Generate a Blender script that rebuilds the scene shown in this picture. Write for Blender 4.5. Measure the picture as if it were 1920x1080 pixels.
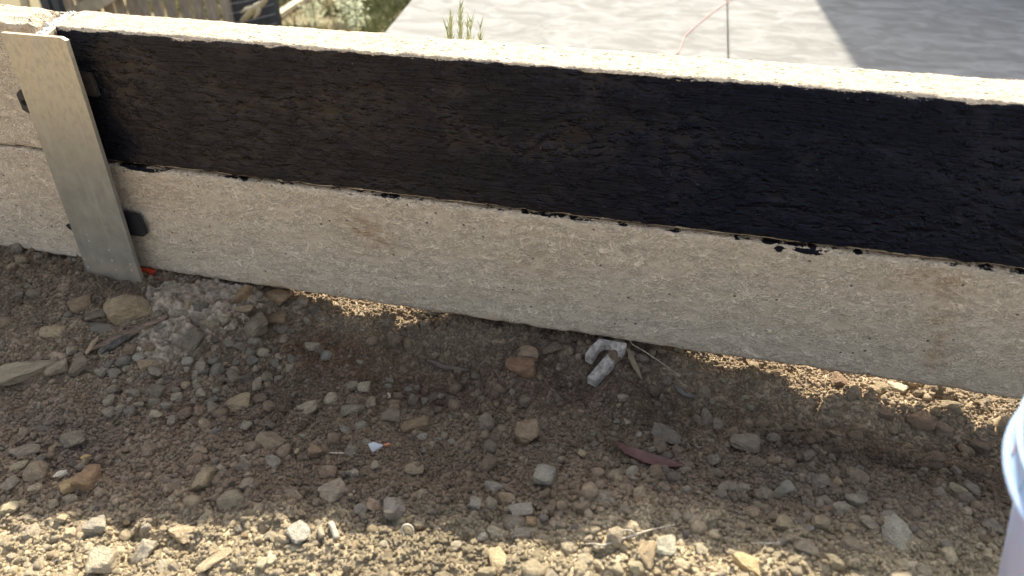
import bpy, bmesh, math, random
import numpy as np
from mathutils import Vector, Matrix, Euler

for o in list(bpy.data.objects): bpy.data.objects.remove(o)
S = bpy.context.scene
COL = S.collection

# ------------------------------------------------------------------ camera
F = 1404.66
CAM = np.array([0.83847, -0.87070, 0.68547])
RT = np.array([0.97055, 0.24089, 0.00041]); UP = np.array([-0.13651, 0.54858, 0.82488]); FW = np.array([-0.19848, 0.80064, -0.56531])
cd = bpy.data.cameras.new('camera'); cam = bpy.data.objects.new('camera', cd); COL.objects.link(cam)
cam.matrix_world = Matrix([[RT[i], UP[i], -FW[i], CAM[i]] for i in range(3)] + [[0, 0, 0, 1]])
cd.sensor_width = 36; cd.lens = 36 * F / 1920; cd.clip_start = .02; cd.clip_end = 500
cd.dof.use_dof = True; cd.dof.focus_distance = 1.08; cd.dof.aperture_fstop = 4.8
S.camera = cam

# ------------------------------------------------------------------ light
EL, AZ = math.radians(42.5), math.radians(-3.4)
W = bpy.data.worlds.new('World'); S.world = W; W.use_nodes = True
nt = W.node_tree; bg = nt.nodes['Background']
sky = nt.nodes.new('ShaderNodeTexSky'); sky.sky_type = 'NISHITA'; sky.sun_disc = False
sky.sun_elevation = EL; sky.sun_rotation = AZ; sky.dust_density = 3.0; sky.air_density = 1.0; sky.ozone_density = .6
hsv = nt.nodes.new('ShaderNodeHueSaturation'); hsv.inputs['Saturation'].default_value = .62
nt.links.new(sky.outputs[0], hsv.inputs['Color']); nt.links.new(hsv.outputs[0], bg.inputs[0]); bg.inputs[1].default_value = .15
sd = bpy.data.lights.new('sun', 'SUN'); sd.energy = 4.5; sd.angle = math.radians(.53); sd.color = (1, .94, .80)
sun = bpy.data.objects.new('sun', sd); COL.objects.link(sun)
SUND = Vector((math.sin(AZ) * math.cos(EL), math.cos(AZ) * math.cos(EL), math.sin(EL)))
sun.rotation_euler = SUND.to_track_quat('Z', 'Y').to_euler()
S.view_settings.view_transform = 'Standard'; S.view_settings.look = 'None'
S.view_settings.exposure = 1.38; S.view_settings.gamma = 1.0; S.view_settings.use_curve_mapping = False
S.render.engine = 'CYCLES'

# ------------------------------------------------------------------ helpers
R = np.random.default_rng(7); random.seed(7)

def hit(u, v, axis, val):
    d = FW * F + RT * (u - 960) + UP * (540 - v)
    return CAM + (val - CAM[axis]) / d[axis] * d

def depth(P): return float((np.asarray(P) - CAM) @ FW)

def _h(ix, iy, s):
    n = (ix.astype(np.int64) * 374761393 + iy.astype(np.int64) * 668265263 + s * 974634777) & 0x7fffffff
    n = ((n ^ (n >> 13)) * 1274126177) & 0x7fffffff
    n = n ^ (n >> 16)
    return (n & 0xffff) / 32767.5 - 1
def vn(x, y, s=0):
    x = np.asarray(x, float); y = np.asarray(y, float)
    ix = np.floor(x); iy = np.floor(y); fx = x - ix; fy = y - iy
    fx = fx * fx * fx * (fx * (fx * 6 - 15) + 10); fy = fy * fy * fy * (fy * (fy * 6 - 15) + 10)
    ix = ix.astype(np.int64); iy = iy.astype(np.int64)
    a = _h(ix, iy, s); b = _h(ix + 1, iy, s); c = _h(ix, iy + 1, s); d = _h(ix + 1, iy + 1, s)
    return (a + (b - a) * fx) * (1 - fy) + (c + (d - c) * fx) * fy
def fbm(x, y, o=4, s=0, g=.5):
    t = 0; a = 1
    for i in range(o):
        t = t + a * vn(x * 2 ** i + 17.3 * i, y * 2 ** i - 9.1 * i, s + i); a *= g
    return t

def tag(o, label=None, cat=None, group=None, kind=None):
    for k, v in (('label', label), ('category', cat), ('group', group), ('kind', kind)):
        if v: o[k] = v
    return o
def link(name, me, mat=None, parent=None, loc=None):
    o = bpy.data.objects.new(name, me); COL.objects.link(o)
    if mat and me and not me.materials: me.materials.append(mat)
    if loc is not None: o.location = loc
    if parent: o.parent = parent
    return o
def npmesh(name, V, Fc, smooth=True):
    me = bpy.data.meshes.new(name)
    V = np.asarray(V, np.float32); Fc = np.asarray(Fc, np.int32); k = Fc.shape[1]
    me.vertices.add(len(V)); me.vertices.foreach_set('co', V.ravel())
    me.loops.add(Fc.size); me.loops.foreach_set('vertex_index', Fc.ravel())
    me.polygons.add(len(Fc)); me.polygons.foreach_set('loop_start', np.arange(0, Fc.size, k, dtype=np.int32))
    me.polygons.foreach_set('use_smooth', np.full(len(Fc), smooth))
    me.update(calc_edges=True); me.validate()
    return me
def vcol(me, name, C):
    a = me.color_attributes.new(name, 'FLOAT_COLOR', 'POINT')
    C = np.concatenate([C, np.ones((len(C), 1))], 1).astype(np.float32) if C.shape[1] == 3 else C
    a.data.foreach_set('color', C.ravel())
def vflt(me, name, A):
    a = me.attributes.new(name, 'FLOAT', 'POINT'); a.data.foreach_set('value', np.asarray(A, np.float32))
def vvec(me, name, A):
    a = me.attributes.new(name, 'FLOAT_VECTOR', 'POINT'); a.data.foreach_set('vector', np.asarray(A, np.float32).ravel())
def grid(nx, ny):
    i = np.arange(nx - 1)[:, None] * ny + np.arange(ny - 1)[None, :]
    return np.stack([i, i + ny, i + ny + 1, i + 1], -1).reshape(-1, 4)

class NT:
    """small material writer"""
    def __init__(s, name):
        s.m = bpy.data.materials.new(name); s.m.use_nodes = True; s.t = s.m.node_tree
        s.b = s.t.nodes['Principled BSDF']
    def n(s, kind, ins=None, **kw):
        nd = s.t.nodes.new('ShaderNode' + kind)
        for k, v in kw.items(): setattr(nd, k, v)
        for k, v in (ins or {}).items(): s.set(nd.inputs[k], v)
        return nd
    def set(s, inp, v):
        if isinstance(v, bpy.types.NodeSocket): s.t.links.new(v, inp)
        else: inp.default_value = v
    def out(s, **kw):
        for k, v in kw.items(): s.set(s.b.inputs[k.replace('_', ' ')], v)
    def obj(s): return s.n('TexCoord').outputs['Object']
    def geo(s): return s.n('NewGeometry').outputs['Position']
    def map(s, v, sc): return s.n('Mapping', {'Vector': v, 'Scale': sc}).outputs[0]
    def noise(s, v, sc, det=4, rough=.55, dist=0):
        return s.n('TexNoise', {'Vector': v, 'Scale': sc, 'Detail': det, 'Roughness': rough, 'Distortion': dist}).outputs[0]
    def voro(s, v, sc, f='F1', out=0, rnd=1):
        return s.n('TexVoronoi', {'Vector': v, 'Scale': sc, 'Randomness': rnd}, feature=f).outputs[out]
    def ramp(s, f, a, b, lo=0., hi=1.):
        return s.n('MapRange', {'Value': f, 'From Min': a, 'From Max': b, 'To Min': lo, 'To Max': hi}, interpolation_type='SMOOTHSTEP').outputs[0]
    def mix(s, f, a, b, mode='MIX'):
        nd = s.n('Mix', data_type='RGBA', blend_type=mode)
        for i, v in ((0, f), (6, a), (7, b)):
            if not isinstance(v, (float, int, bpy.types.NodeSocket)): v = tuple(v) + (1,) if len(v) == 3 else v
            s.set(nd.inputs[i], v)
        return nd.outputs[2]
    def math(s, op, a, b=0.):
        nd = s.n('Math', operation=op); s.set(nd.inputs[0], a); s.set(nd.inputs[1], b); return nd.outputs[0]
    def bump(s, h, st, dist, nrm=None):
        nd = s.n('Bump', {'Height': h, 'Strength': st, 'Distance': dist})
        if nrm: s.set(nd.inputs['Normal'], nrm)
        return nd.outputs[0]

# ------------------------------------------------------------------ materials
def m_soil():
    t = NT('soil'); v = t.geo()
    a = t.n('Attribute', attribute_name='tint').outputs['Color']
    n1 = t.noise(v, 55, 6, .65); n2 = t.noise(v, 420, 3, .6); n3 = t.voro(v, 260)
    c = t.mix(t.ramp(n1, .3, .7), t.mix(1., a, (.74, .72, .70), 'MULTIPLY'), t.mix(1., a, (1.05, 1.03, 1.0), 'MULTIPLY'))
    c = t.mix(t.ramp(n2, .35, .7, 0, .5), c, t.mix(1., c, (1.25, 1.23, 1.20), 'MULTIPLY'))
    h = t.math('ADD', t.math('MULTIPLY', n2, .6), t.math('MULTIPLY', n3, -.6))
    t.out(Base_Color=c, Roughness=.95, Specular_IOR_Level=.15, Normal=t.bump(h, .9, .0016)); return t.m
def m_stone(kind):
    t = NT('stone_' + kind); v = t.obj()
    if kind == 'object': a = t.n('ObjectInfo').outputs['Color']
    else: a = t.n('Attribute', attribute_name='tint', attribute_type='INSTANCER').outputs['Color']
    w = t.n('ObjectInfo').outputs['Random']
    vv = t.n('VectorMath', {0: v, 1: t.n('CombineXYZ', {0: t.math('MULTIPLY', w, 37.), 1: t.math('MULTIPLY', w, 11.)}).outputs[0]}, operation='ADD').outputs[0]
    n1 = t.noise(vv, 1.7, 5, .65, .6); n2 = t.noise(vv, 9., 4, .7); n3 = t.voro(vv, 7.)
    c = t.mix(t.ramp(n1, .3, .7), t.mix(1., a, (.85, .83, .81), 'MULTIPLY'), t.mix(1., a, (1.35, 1.32, 1.27), 'MULTIPLY'))
    c = t.mix(t.ramp(n2, .52, .72, 0, .5), c, t.mix(.5, c, (.24, .18, .12)))     # clinging soil
    if kind == 'object': c = t.mix(t.ramp(n3, .0, .22, .3, 0), c, (.10, .085, .065))
    t.out(Base_Color=c, Roughness=.9, Specular_IOR_Level=.2, Normal=t.bump(t.math('ADD', n2, t.math('MULTIPLY', n1, .8)), .7, .12 if kind == 'object' else .08)); return t.m
def m_concrete(name, base, painted=False, sunny=False):
    t = NT(name); v = t.geo()
    sv = t.map(v, (1, 1, 1.7))
    wob = t.n('TexNoise', {'Vector': sv, 'Scale': 26., 'Detail': 4, 'Roughness': .6})
    wv = t.n('VectorMath', {0: sv, 1: t.n('VectorMath', {0: wob.outputs['Color'], 'Scale': .045}, operation='SCALE').outputs[0]}, operation='ADD').outputs[0]
    vein = t.ramp(t.voro(wv, 62., 'DISTANCE_TO_EDGE'), .0, .11, 1, 0)
    vein2 = t.ramp(t.voro(wv, 27., 'DISTANCE_TO_EDGE'), .0, .05, 1, 0)
    patch = t.noise(sv, 14, 5, .6); fine = t.noise(v, 380, 4, .7); mott = t.noise(sv, 48, 4, .6, .4)
    b = np.array(base)
    c = t.mix(t.ramp(patch, .3, .7), tuple(b * .88), tuple(b * 1.08))
    c = t.mix(t.ramp(mott, .35, .68, 0, .7), c, tuple(np.minimum(b * np.array([.74, .73, .72]), 1)))
    pale = tuple(np.minimum(b * np.array([1.55, 1.57, 1.6]), .8))
    rid = t.noise(sv, 34., 3, .62, 1.6); rd = t.math('ABSOLUTE', t.math('SUBTRACT', rid, .5))
    rid2 = t.noise(sv, 85., 2, .6, 1.2); rd2 = t.math('ABSOLUTE', t.math('SUBTRACT', rid2, .5))
    vr = t.math('MAXIMUM', t.ramp(rd, .0, .055, 1, 0), t.math('MULTIPLY', t.ramp(rd2, .0, .08, 1, 0), .6))
    vm = t.math('MULTIPLY', t.math('MAXIMUM', vr, t.math('MULTIPLY', t.math('MAXIMUM', vein, vein2), .5)), t.ramp(t.noise(sv, 24, 3), .28, .52))
    c = t.mix(t.math('MULTIPLY', vm, .95), c, pale)
    c = t.mix(t.ramp(fine, .3, .75, 0, .22), c, tuple(b * .82))
    # rusty stains
    st = t.math('MULTIPLY', t.ramp(t.noise(t.map(v, (3.2, 1, 9)), 2.2, 4, .7, .4), .60, .74), t.ramp(mott, .4, .62))
    c = t.mix(t.math('MULTIPLY', st, .5), c, (b[0] * .85, b[1] * .66, b[2] * .47))
    # pits
    pd = t.voro(t.map(v, (1, 1, 1.2)), 72.); pr = t.n('TexVoronoi', {'Vector': t.map(v, (1, 1, 1.2)), 'Scale': 72.}).outputs['Color']
    sel = t.ramp(t.n('SeparateColor', {0: pr}).outputs[0], .80, .84)
    pit = t.math('MULTIPLY', t.ramp(pd, .06, .15, 1, 0), sel)
    c = t.mix(t.math('MULTIPLY', pit, .85), c, tuple(b * .28))
    h = t.math('SUBTRACT', t.math('ADD', t.math('MULTIPLY', fine, .12), t.math('ADD', t.math('MULTIPLY', mott, .35), t.math('MULTIPLY', vm, .30))), t.math('MULTIPLY', pit, 1.1))
    up = t.ramp(t.n('SeparateXYZ', {0: t.n('NewGeometry').outputs['Normal']}).outputs[2], .6, .9)
    s2 = t.ramp(t.n('SeparateColor', {0: t.n('TexVoronoi', {'Vector': t.map(v, (.6, 1, 1)), 'Scale': 190.}).outputs['Color']}).outputs[0], .66, .70)
    tp = t.math('MULTIPLY', t.math('MULTIPLY', t.ramp(t.voro(t.map(v, (.6, 1, 1)), 190.), .15, .35, 1, 0), s2), up)      # open pores of the cast top
    c = t.mix(t.math('MULTIPLY', tp, .8), c, tuple(b * .3))
    c = t.mix(t.math('MULTIPLY', up, t.ramp(t.noise(t.map(v, (.5, 1, 1)), 110, 4, .7), .42, .65, 0, .6)), c, tuple(b * .55))
    h = t.math('SUBTRACT', h, tp)
    nrm = t.bump(h, 1., .0052)
    if not painted:
        t.out(Base_Color=c, Roughness=.9, Specular_IOR_Level=.25, Normal=nrm); return t.m
    # black brushed waterproofing, laid on by the 'paint' distance field (metres inside the painted edge)
    sa = t.n('Attribute', attribute_name='stain').outputs['Fac']
    c = t.mix(t.math('MULTIPLY', sa, t.ramp(t.math('ADD', mott, t.math('MULTIPLY', patch, .4)), .50, .82)), c, (b[0] * .74, b[1] * .60, b[2] * .47))
    d = t.n('Attribute', attribute_name='paint').outputs['Fac']
    rag = t.math('ADD', t.math('MULTIPLY', t.math('SUBTRACT', t.noise(t.map(v, (.42, 1, 2.6)), 75, 5, .7), .5), .015),
                 t.math('MULTIPLY', t.math('SUBTRACT', t.noise(v, 330, 3, .6), .5), .004))
    mask = t.ramp(t.math('ADD', d, rag), -.0002, .0004)
    bw = t.n('TexNoise', {'Vector': t.map(v, (5, 5, 9)), 'Scale': 1., 'Detail': 2})
    bv = t.n('VectorMath', {0: v, 1: t.n('VectorMath', {0: bw.outputs['Color'], 'Scale': .016}, operation='SCALE').outputs[0]}, operation='ADD').outputs[0]
    br = t.noise(t.map(bv, (9, 9, 210)), 1.5, 6, .68, .25)
    br2 = t.noise(t.map(bv, (22, 22, 300)), 2.2, 3, .6, .8)
    lum = t.ramp(t.noise(t.map(v, (1, 1, 1.5)), 52, 4, .6, .1), .48, .80)
    lum2 = t.ramp(t.voro(t.map(wv, (1, 1, 1.1)), 48.), .0, .42, 1, 0)
    pm = t.ramp(t.noise(t.map(v, (1, 1, 1.6)), 9., 4, .6, .5), .35, .62, .15, 1.)
    hp = t.math('ADD', t.math('MULTIPLY', pm, t.math('ADD', t.math('MULTIPLY', br, 1.1), t.math('MULTIPLY', br2, .30))), t.math('ADD', t.math('MULTIPLY', lum, 1.1), t.math('MULTIPLY', lum2, .55)))
    npn = t.bump(hp, 1., .0040)
    wet = t.n('Attribute', attribute_name='wet').outputs['Fac']
    gloss_shade_m = t.ramp(t.math('ADD', wet, t.math('MULTIPLY', t.math('SUBTRACT', t.noise(v, 40, 5, .7), .5), .7)), .1, .95)
    pc = t.mix(t.ramp(br, .3, .7), (.0080, .0058, .0052), (.0165, .0118, .0102))
    pc2 = t.mix(t.ramp(br, .3, .7), (.0018, .0019, .0032), (.0042, .0044, .0075))  # blue-black end: darker reflections and post contact shade put into the coating colour
    pc = t.mix(gloss_shade_m, pc, pc2)
    speck = t.math('MULTIPLY', t.ramp(t.voro(v, 150.), .05, .09, 1, 0), t.ramp(t.n('SeparateColor', {0: t.n('TexVoronoi', {'Vector': v, 'Scale': 150.}).outputs['Color']}).outputs[0], .955, .96))
    pc = t.mix(speck, pc, (.30, .27, .23))
    col = t.mix(mask, c, pc)
    rg = t.mix(mask, (.9,) * 3, t.mix(gloss_shade_m, (.44,) * 3, (.30,) * 3))
    t.set(t.b.inputs['Specular Tint'], t.mix(gloss_shade_m, (1., .86, .78), (.42, .44, .58)))
    nn = t.n('Mix', data_type='VECTOR'); t.set(nn.inputs[0], mask); t.set(nn.inputs[4], nrm); t.set(nn.inputs[5], npn)
    t.out(Base_Color=col, Roughness=rg, Specular_IOR_Level=t.ramp(mask, 0, 1, .25, .34), Normal=nn.outputs[1])
    return t.m
def m_galv():
    t = NT('galvanised_steel'); v = t.geo()
    n = t.noise(v, 30, 5, .6); f = t.noise(t.map(v, (1, 1, .5)), 170, 4, .7); sp = t.voro(v, 95.)
    dust = t.n('Attribute', attribute_name='dust').outputs['Fac']
    c = t.mix(t.ramp(n, .3, .7), (.165, .152, .122), (.24, .222, .178))
    c = t.mix(t.ramp(f, .35, .7, 0, .4), c, (.15, .15, .13))
    c = t.mix(t.math('MULTIPLY', dust, t.ramp(f, .3, .6, .55, 1)), c, (.47, .38, .25))
    z_ = t.n('SeparateXYZ', {0: v}).outputs[2]
    c = t.mix(t.math('MULTIPLY', t.ramp(z_, .0, .055, 1, 0), t.ramp(n, .35, .55, .3, 1)), c, (.30, .235, .165))
    c = t.mix(t.ramp(t.noise(t.map(v, (1, 1, .16)), 60, 4, .6), .52, .72, 0, .35), c, (.36, .33, .26))
    sel = t.ramp(t.n('SeparateColor', {0: t.n('TexVoronoi', {'Vector': v, 'Scale': 95.}).outputs['Color']}).outputs[0], .72, .76)
    spot = t.math('MULTIPLY', t.math('MULTIPLY', t.ramp(sp, .10, .24, 1, 0), sel), t.ramp(t.n('SeparateXYZ', {0: v}).outputs[2], .02, .15, .8, 0.))
    c = t.mix(spot, c, (.50, .46, .38))
    t.out(Base_Color=c, Roughness=.62, Metallic=.25, Specular_IOR_Level=.4, Normal=t.bump(t.math('ADD', f, t.math('MULTIPLY', n, .6)), .45, .0012)); return t.m
def m_simple(name, col, rough=.8, var=.25, scale=40, bump=.0008, map3=(1, 1, 1), spec=.3, coord='obj', **kw):
    t = NT(name); v = t.map(t.obj() if coord == 'obj' else t.geo(), map3)
    n = t.noise(v, scale, 5, .65); c = np.array(col)
    t.out(Base_Color=t.mix(t.ramp(n, .3, .7), tuple(c * (1 - var)), tuple(np.minimum(c * (1 + var), .9))), Roughness=rough, Specular_IOR_Level=spec,
          Normal=t.bump(n, .7, bump), **kw); return t.m
def m_slab():
    t = NT('trowelled_concrete'); v = t.geo()
    w = t.n('TexNoise', {'Vector': v, 'Scale': 2.6, 'Detail': 3})
    wv = t.n('VectorMath', {0: t.map(v, (1, 1.5, 1)), 1: t.n('VectorMath', {0: w.outputs['Color'], 'Scale': .38}, operation='SCALE').outputs[0]}, operation='ADD').outputs[0]
    e = t.ramp(t.voro(wv, 5.5, 'DISTANCE_TO_EDGE'), 0, .16, 1, 0); n = t.noise(wv, 7, 5, .6, .6); n2 = t.noise(v, 30, 4, .6)
    c = t.mix(t.ramp(n, .3, .7), (.170, .165, .150), (.245, .240, .222))
    c = t.mix(t.math('MULTIPLY', e, t.ramp(n, .4, .65, .05, .5)), c, (.275, .27, .252))
    c = t.mix(t.ramp(n2, .6, .8, 0, .45), c, (.165, .16, .14))
    t.out(Base_Color=c, Roughness=.95, Specular_IOR_Level=.08, Normal=t.bump(t.math('ADD', n, t.math('MULTIPLY', e, .4)), .35, .006)); return t.m

M_SOIL = m_soil(); M_STONE = m_stone('object'); M_PEB = m_stone('instance')
M_CONC = m_concrete('sleeper_concrete', (.475, .380, .270)); M_PAINT = m_concrete('sleeper_painted', (.475, .380, .270), True)
M_GALV = m_galv(); M_SLAB = m_slab()
M_PLASTIC = m_simple('black_plastic', (.022, .021, .022), .45, .2, 60, .0006)
M_RED = m_simple('red_plastic', (.62, .07, .03), .5, .2, 30)
M_WOOD = m_simple('weathered_wood', (.17, .115, .075), .85, .45, 30, .002, (1, 1, 14), coord='geo')
M_WOODD = m_simple('dark_wood', (.075, .062, .05), .85, .4, 120, .001)
M_SPILL = m_simple('cement_spill', (.27, .208, .145), .95, .5, 90, .003, coord='geo')
M_SHIM = m_simple('pale_plastic', (.31, .265, .22), .75, .45, 110, .003)
M_LEAF = m_simple('maroon_leaf', (.125, .06, .05), .55, .3, 50, .0006)
M_DLEAF = m_simple('dry_leaf', (.19, .145, .085), .75, .3, 60, .0006)
M_TWIG = m_simple('pale_twig', (.42, .36, .27), .8, .3, 200, .0004)
M_TWIGB = m_simple('brown_twig', (.12, .09, .065), .85, .3, 200, .0004)
M_GREEN = m_simple('weed_green', (.34, .37, .22), .7, .3, 40, .0003)
M_GRASS = m_simple('grass_blade', (.14, .15, .06), .75, .5, 3, .0, coord='geo')
M_STRAW = m_simple('straw', (.42, .37, .22), .8, .3, 20, .0)
M_PINK = m_simple('pink_string', (.62, .30, .27), .7, .1)
M_PALING = m_simple('paling_wood', (.27, .225, .175), .85, .35, 9, .002, (6, 6, 1), coord='geo')
M_RAIL = m_simple('rail_wood', (.42, .36, .26), .85, .25, 9, .002, (1, 1, 1), coord='geo')
M_DARKM = m_simple('dark_metal', (.045, .05, .06), .5, .2, 20)
M_WIRE = m_simple('fence_wire', (.33, .33, .32), .5, .2, 20)
M_RENDER = m_simple('house_render', (.62, .60, .56), .85, .06, 6, .002)
M_ROOF = m_simple('roof_metal', (.16, .17, .19), .5, .1, 6)
M_GLASS = m_simple('window_glass', (.03, .035, .04), .1, .1, 6)
M_PAPER = m_simple('foil_scrap', (.55, .53, .50), .4, .25, 60)

# ------------------------------------------------------------------ terrain
ctl = []
SL = math.tan(EL) / math.cos(AZ)
def on_shadow_plane(u, v, y0, z0):
    # where the line of sight meets the plane of sun rays that graze the edge (y0, z0): the soil lies there when a shade edge is seen
    d = FW * F + RT * (u - 960) + UP * (540 - v); t = (z0 - CAM[2] + SL * (CAM[1] - y0)) / (d[2] - SL * d[1]); P = CAM + t * d
    return P
for u, v in [(562, 550), (600, 562), (660, 585), (700, 598), (735, 604), (795, 592), (1288, 668), (1340, 692), (1400, 700), (1500, 722), (1600, 742), (1700, 762), (1780, 774), (1850, 796), (1905, 812)]:
    P = on_shadow_plane(u, v, .08, .0045); ctl.append(tuple(P))
def cp(u, v, z): P = hit(u, v, 2, z); ctl.append((P[0], P[1], z))
for a in [(0, 945, -.030), (240, 965, -.016), (480, 985, .002), (720, 998, .024), (960, 1010, .036), (1200, 1018, .048), (1440, 1032, .060), (1640, 1080, .060),
          (0, 1080, -.024), (480, 1080, .006), (960, 1080, .040), (1400, 1080, .062), (1640, 1100, .052), (1780, 1080, .030), (1919, 1080, .016), (1850, 1000, .010),
          (0, 860, -.022), (300, 860, -.020), (600, 880, -.008), (900, 900, .008), (1200, 930, .025), (1500, 950, .030), (1750, 960, .022),
          (0, 760, -.030), (220, 760, -.030), (430, 790, -.034), (700, 800, -.030), (960, 800, -.036), (1180, 830, -.022),
          (1460, 850, -.012), (1620, 880, -.020), (1780, 905, -.022), (1880, 915, -.03),
          (1480, 805, -.046), (1600, 838, -.048), (1750, 866, -.050), (1870, 888, -.055),
          (1560, 800, -.074), (1700, 828, -.080), (1840, 856, -.086), (1400, 765, -.060), (1480, 782, -.068),
          (1240, 740, -.058), (1100, 735, -.056), (820, 700, -.066), (900, 715, -.060), (680, 650, -.035), (560, 650, -.028), (480, 700, -.034),
          (0, 640, -.008), (180, 640, -.012), (0, 540, .004), (150, 540, .004), (330, 590, .0), (400, 640, -.018), (440, 600, -.012),
          (1000, 660, -.030), (740, 640, -.042), (1200, 690, -.040)]: cp(*a)
for x, z in [(-.6, .002), (-.3, .004), (-.15, .004), (0, .0), (.1, -.001), (.16, -.01), (.22, -.026), (.3, -.038), (.40, -.047), (.47, -.038), (.54, -.018), (.65, -.012), (.78, -.014),
             (.85, -.030), (.92, -.046), (1.0, -.049), (1.1, -.053), (1.2, -.056), (1.32, -.056), (1.6, -.05)]:
    for y in (0., .06, .12): ctl.append((x, y, z - (y * .12 if z < -.03 else 0)))
    ctl.append((x, -.05, z - .002)) if x < .25 or .58 < x < .84 else None; ctl.append((x, .30, -.09)); ctl.append((x, .5, -.13))
for x in (-.9, -.3, .3, .9, 1.5, 2.0): ctl += [(x, -1.0, .02), (x, .8, -.18)]
for y in (-.8, -.4, -.15): ctl += [(-.9, y, -.01), (2.0, y, .02)]
CT = np.array(ctl)
def _k(r): return np.sqrt(r * r + .03 ** 2) 
A_ = _k(np.hypot(CT[:, None, 0] - CT[None, :, 0], CT[:, None, 1] - CT[None, :, 1]))
n_ = len(CT); Q = np.c_[np.ones(n_), CT[:, :2]]
MM = np.block([[A_ - np.eye(n_) * .004, Q], [Q.T, np.zeros((3, 3))]])
SOL = np.linalg.solve(MM, np.r_[CT[:, 2], 0, 0, 0])
def sst(t): t = np.clip(t, 0, 1); return t * t * (3 - 2 * t)
def height(x, y, micro=True):
    x = np.asarray(x, float).ravel(); y = np.asarray(y, float).ravel()
    cx = np.clip(x, -.8, 1.9); cy = np.clip(y, -1.0, .8)
    z = np.zeros(len(x))
    for i0 in range(0, len(x), 20000):
        s = slice(i0, i0 + 20000)
        k = _k(np.hypot(cx[s, None] - CT[None, :, 0], cy[s, None] - CT[None, :, 1]))
        z[s] = k @ SOL[:n_] + SOL[n_] + SOL[n_ + 1] * cx[s] + SOL[n_ + 2] * cy[s]
    far = sst((y - .6) / .5)
    left = sst((-.30 - .15 * (y - 1.75) - x) / .25 + .3)
    zf = -.21 - left * sst((y - .7) / 1.1) * .66
    z = z * (1 - far) + zf * far
    if micro:
        near = (1 - sst((y - .4) / .5)) * 1.0
        w = fbm(x * 9, y * 9, 3, 3)
        z = z + (fbm(x * 11 + w, y * 11, 3, 11) * .0080 + np.abs(fbm(x * 34, y * 34, 4, 21)) * .0100 - .004) * (near * .85 + .15)
        z = z + (np.abs(vn(x * 110, y * 110, 31)) * .0030 + vn(x * 210, y * 210, 32) * .0012) * near
        z = z + far * fbm(x * 1.1, y * 1.1, 3, 5) * .03
    return z
def H1(x, y): return float(height([x], [y])[0])
def at(u, v):
    z = 0.
    for _ in range(12): P = hit(u, v, 2, z); z = .5 * z + .5 * H1(P[0], P[1])
    P = hit(u, v, 2, z); return P
xs = np.r_[-np.geomspace(.57, 90, 46)[::-1] , np.arange(-.56, 1.56, .0036), 1.56 + np.geomspace(.02, 90, 46)]
ys = np.r_[-.70 - np.geomspace(.02, 60, 36)[::-1], np.arange(-.70, .20, .0036), .2 + np.geomspace(.02, 110, 90)]
GX, GY = np.meshgrid(xs, ys, indexing='ij'); gx = GX.ravel(); gy = GY.ravel()
gz = height(gx, gy)
def soil_color(x, y):
    x = np.asarray(x); y = np.asarray(y); c = np.tile(np.array([.250, .184, .122]), (len(x), 1))
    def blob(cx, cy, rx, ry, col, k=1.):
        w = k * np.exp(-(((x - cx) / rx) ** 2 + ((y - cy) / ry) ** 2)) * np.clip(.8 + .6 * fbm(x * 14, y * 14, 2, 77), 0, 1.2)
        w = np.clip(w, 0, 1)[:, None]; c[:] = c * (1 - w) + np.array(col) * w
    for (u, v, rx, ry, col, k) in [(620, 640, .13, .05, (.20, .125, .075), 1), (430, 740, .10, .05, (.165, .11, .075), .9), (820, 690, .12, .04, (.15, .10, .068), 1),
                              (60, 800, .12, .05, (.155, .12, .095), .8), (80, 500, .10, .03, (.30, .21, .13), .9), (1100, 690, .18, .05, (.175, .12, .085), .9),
                              (1650, 830, .16, .035, (.095, .066, .048), .95), (1340, 680, .05, .02, (.19, .115, .07), .8), (60, 600, .14, .06, (.25, .19, .125), .7),  # darkest entry: shade of the trench put into the soil colour
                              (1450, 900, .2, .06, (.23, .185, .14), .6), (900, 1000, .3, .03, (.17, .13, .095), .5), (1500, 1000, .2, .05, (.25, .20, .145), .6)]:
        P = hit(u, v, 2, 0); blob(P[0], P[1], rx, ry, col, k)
    # paler band in the foreground: sunlight put into the soil colour
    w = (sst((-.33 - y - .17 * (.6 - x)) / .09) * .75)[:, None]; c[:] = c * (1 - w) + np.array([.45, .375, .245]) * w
    # paler wall foot: brightness of the sun strips painted into the soil
    w = (.35 * sst((y + .045) / .03) * (sst((x - .82) / .08) + np.exp(-((x - .38) / .14) ** 2)).clip(0, 1))[:, None]; c[:] = c * (1 - w) + np.array([.42, .34, .225]) * w
    w = sst((y - .25) / .6)[:, None]; c[:] = c * (1 - w) + np.array([.20, .17, .10]) * w
    c *= (1 + .22 * fbm(x * 6, y * 6, 3, 91))[:, None]
    return np.clip(c, .02, .6)
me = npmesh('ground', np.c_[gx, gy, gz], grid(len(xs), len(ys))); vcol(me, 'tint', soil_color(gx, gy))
ground = link('ground', me, M_SOIL); tag(ground, 'brown stony soil dug out in front of the concrete wall', kind='structure')

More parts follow.
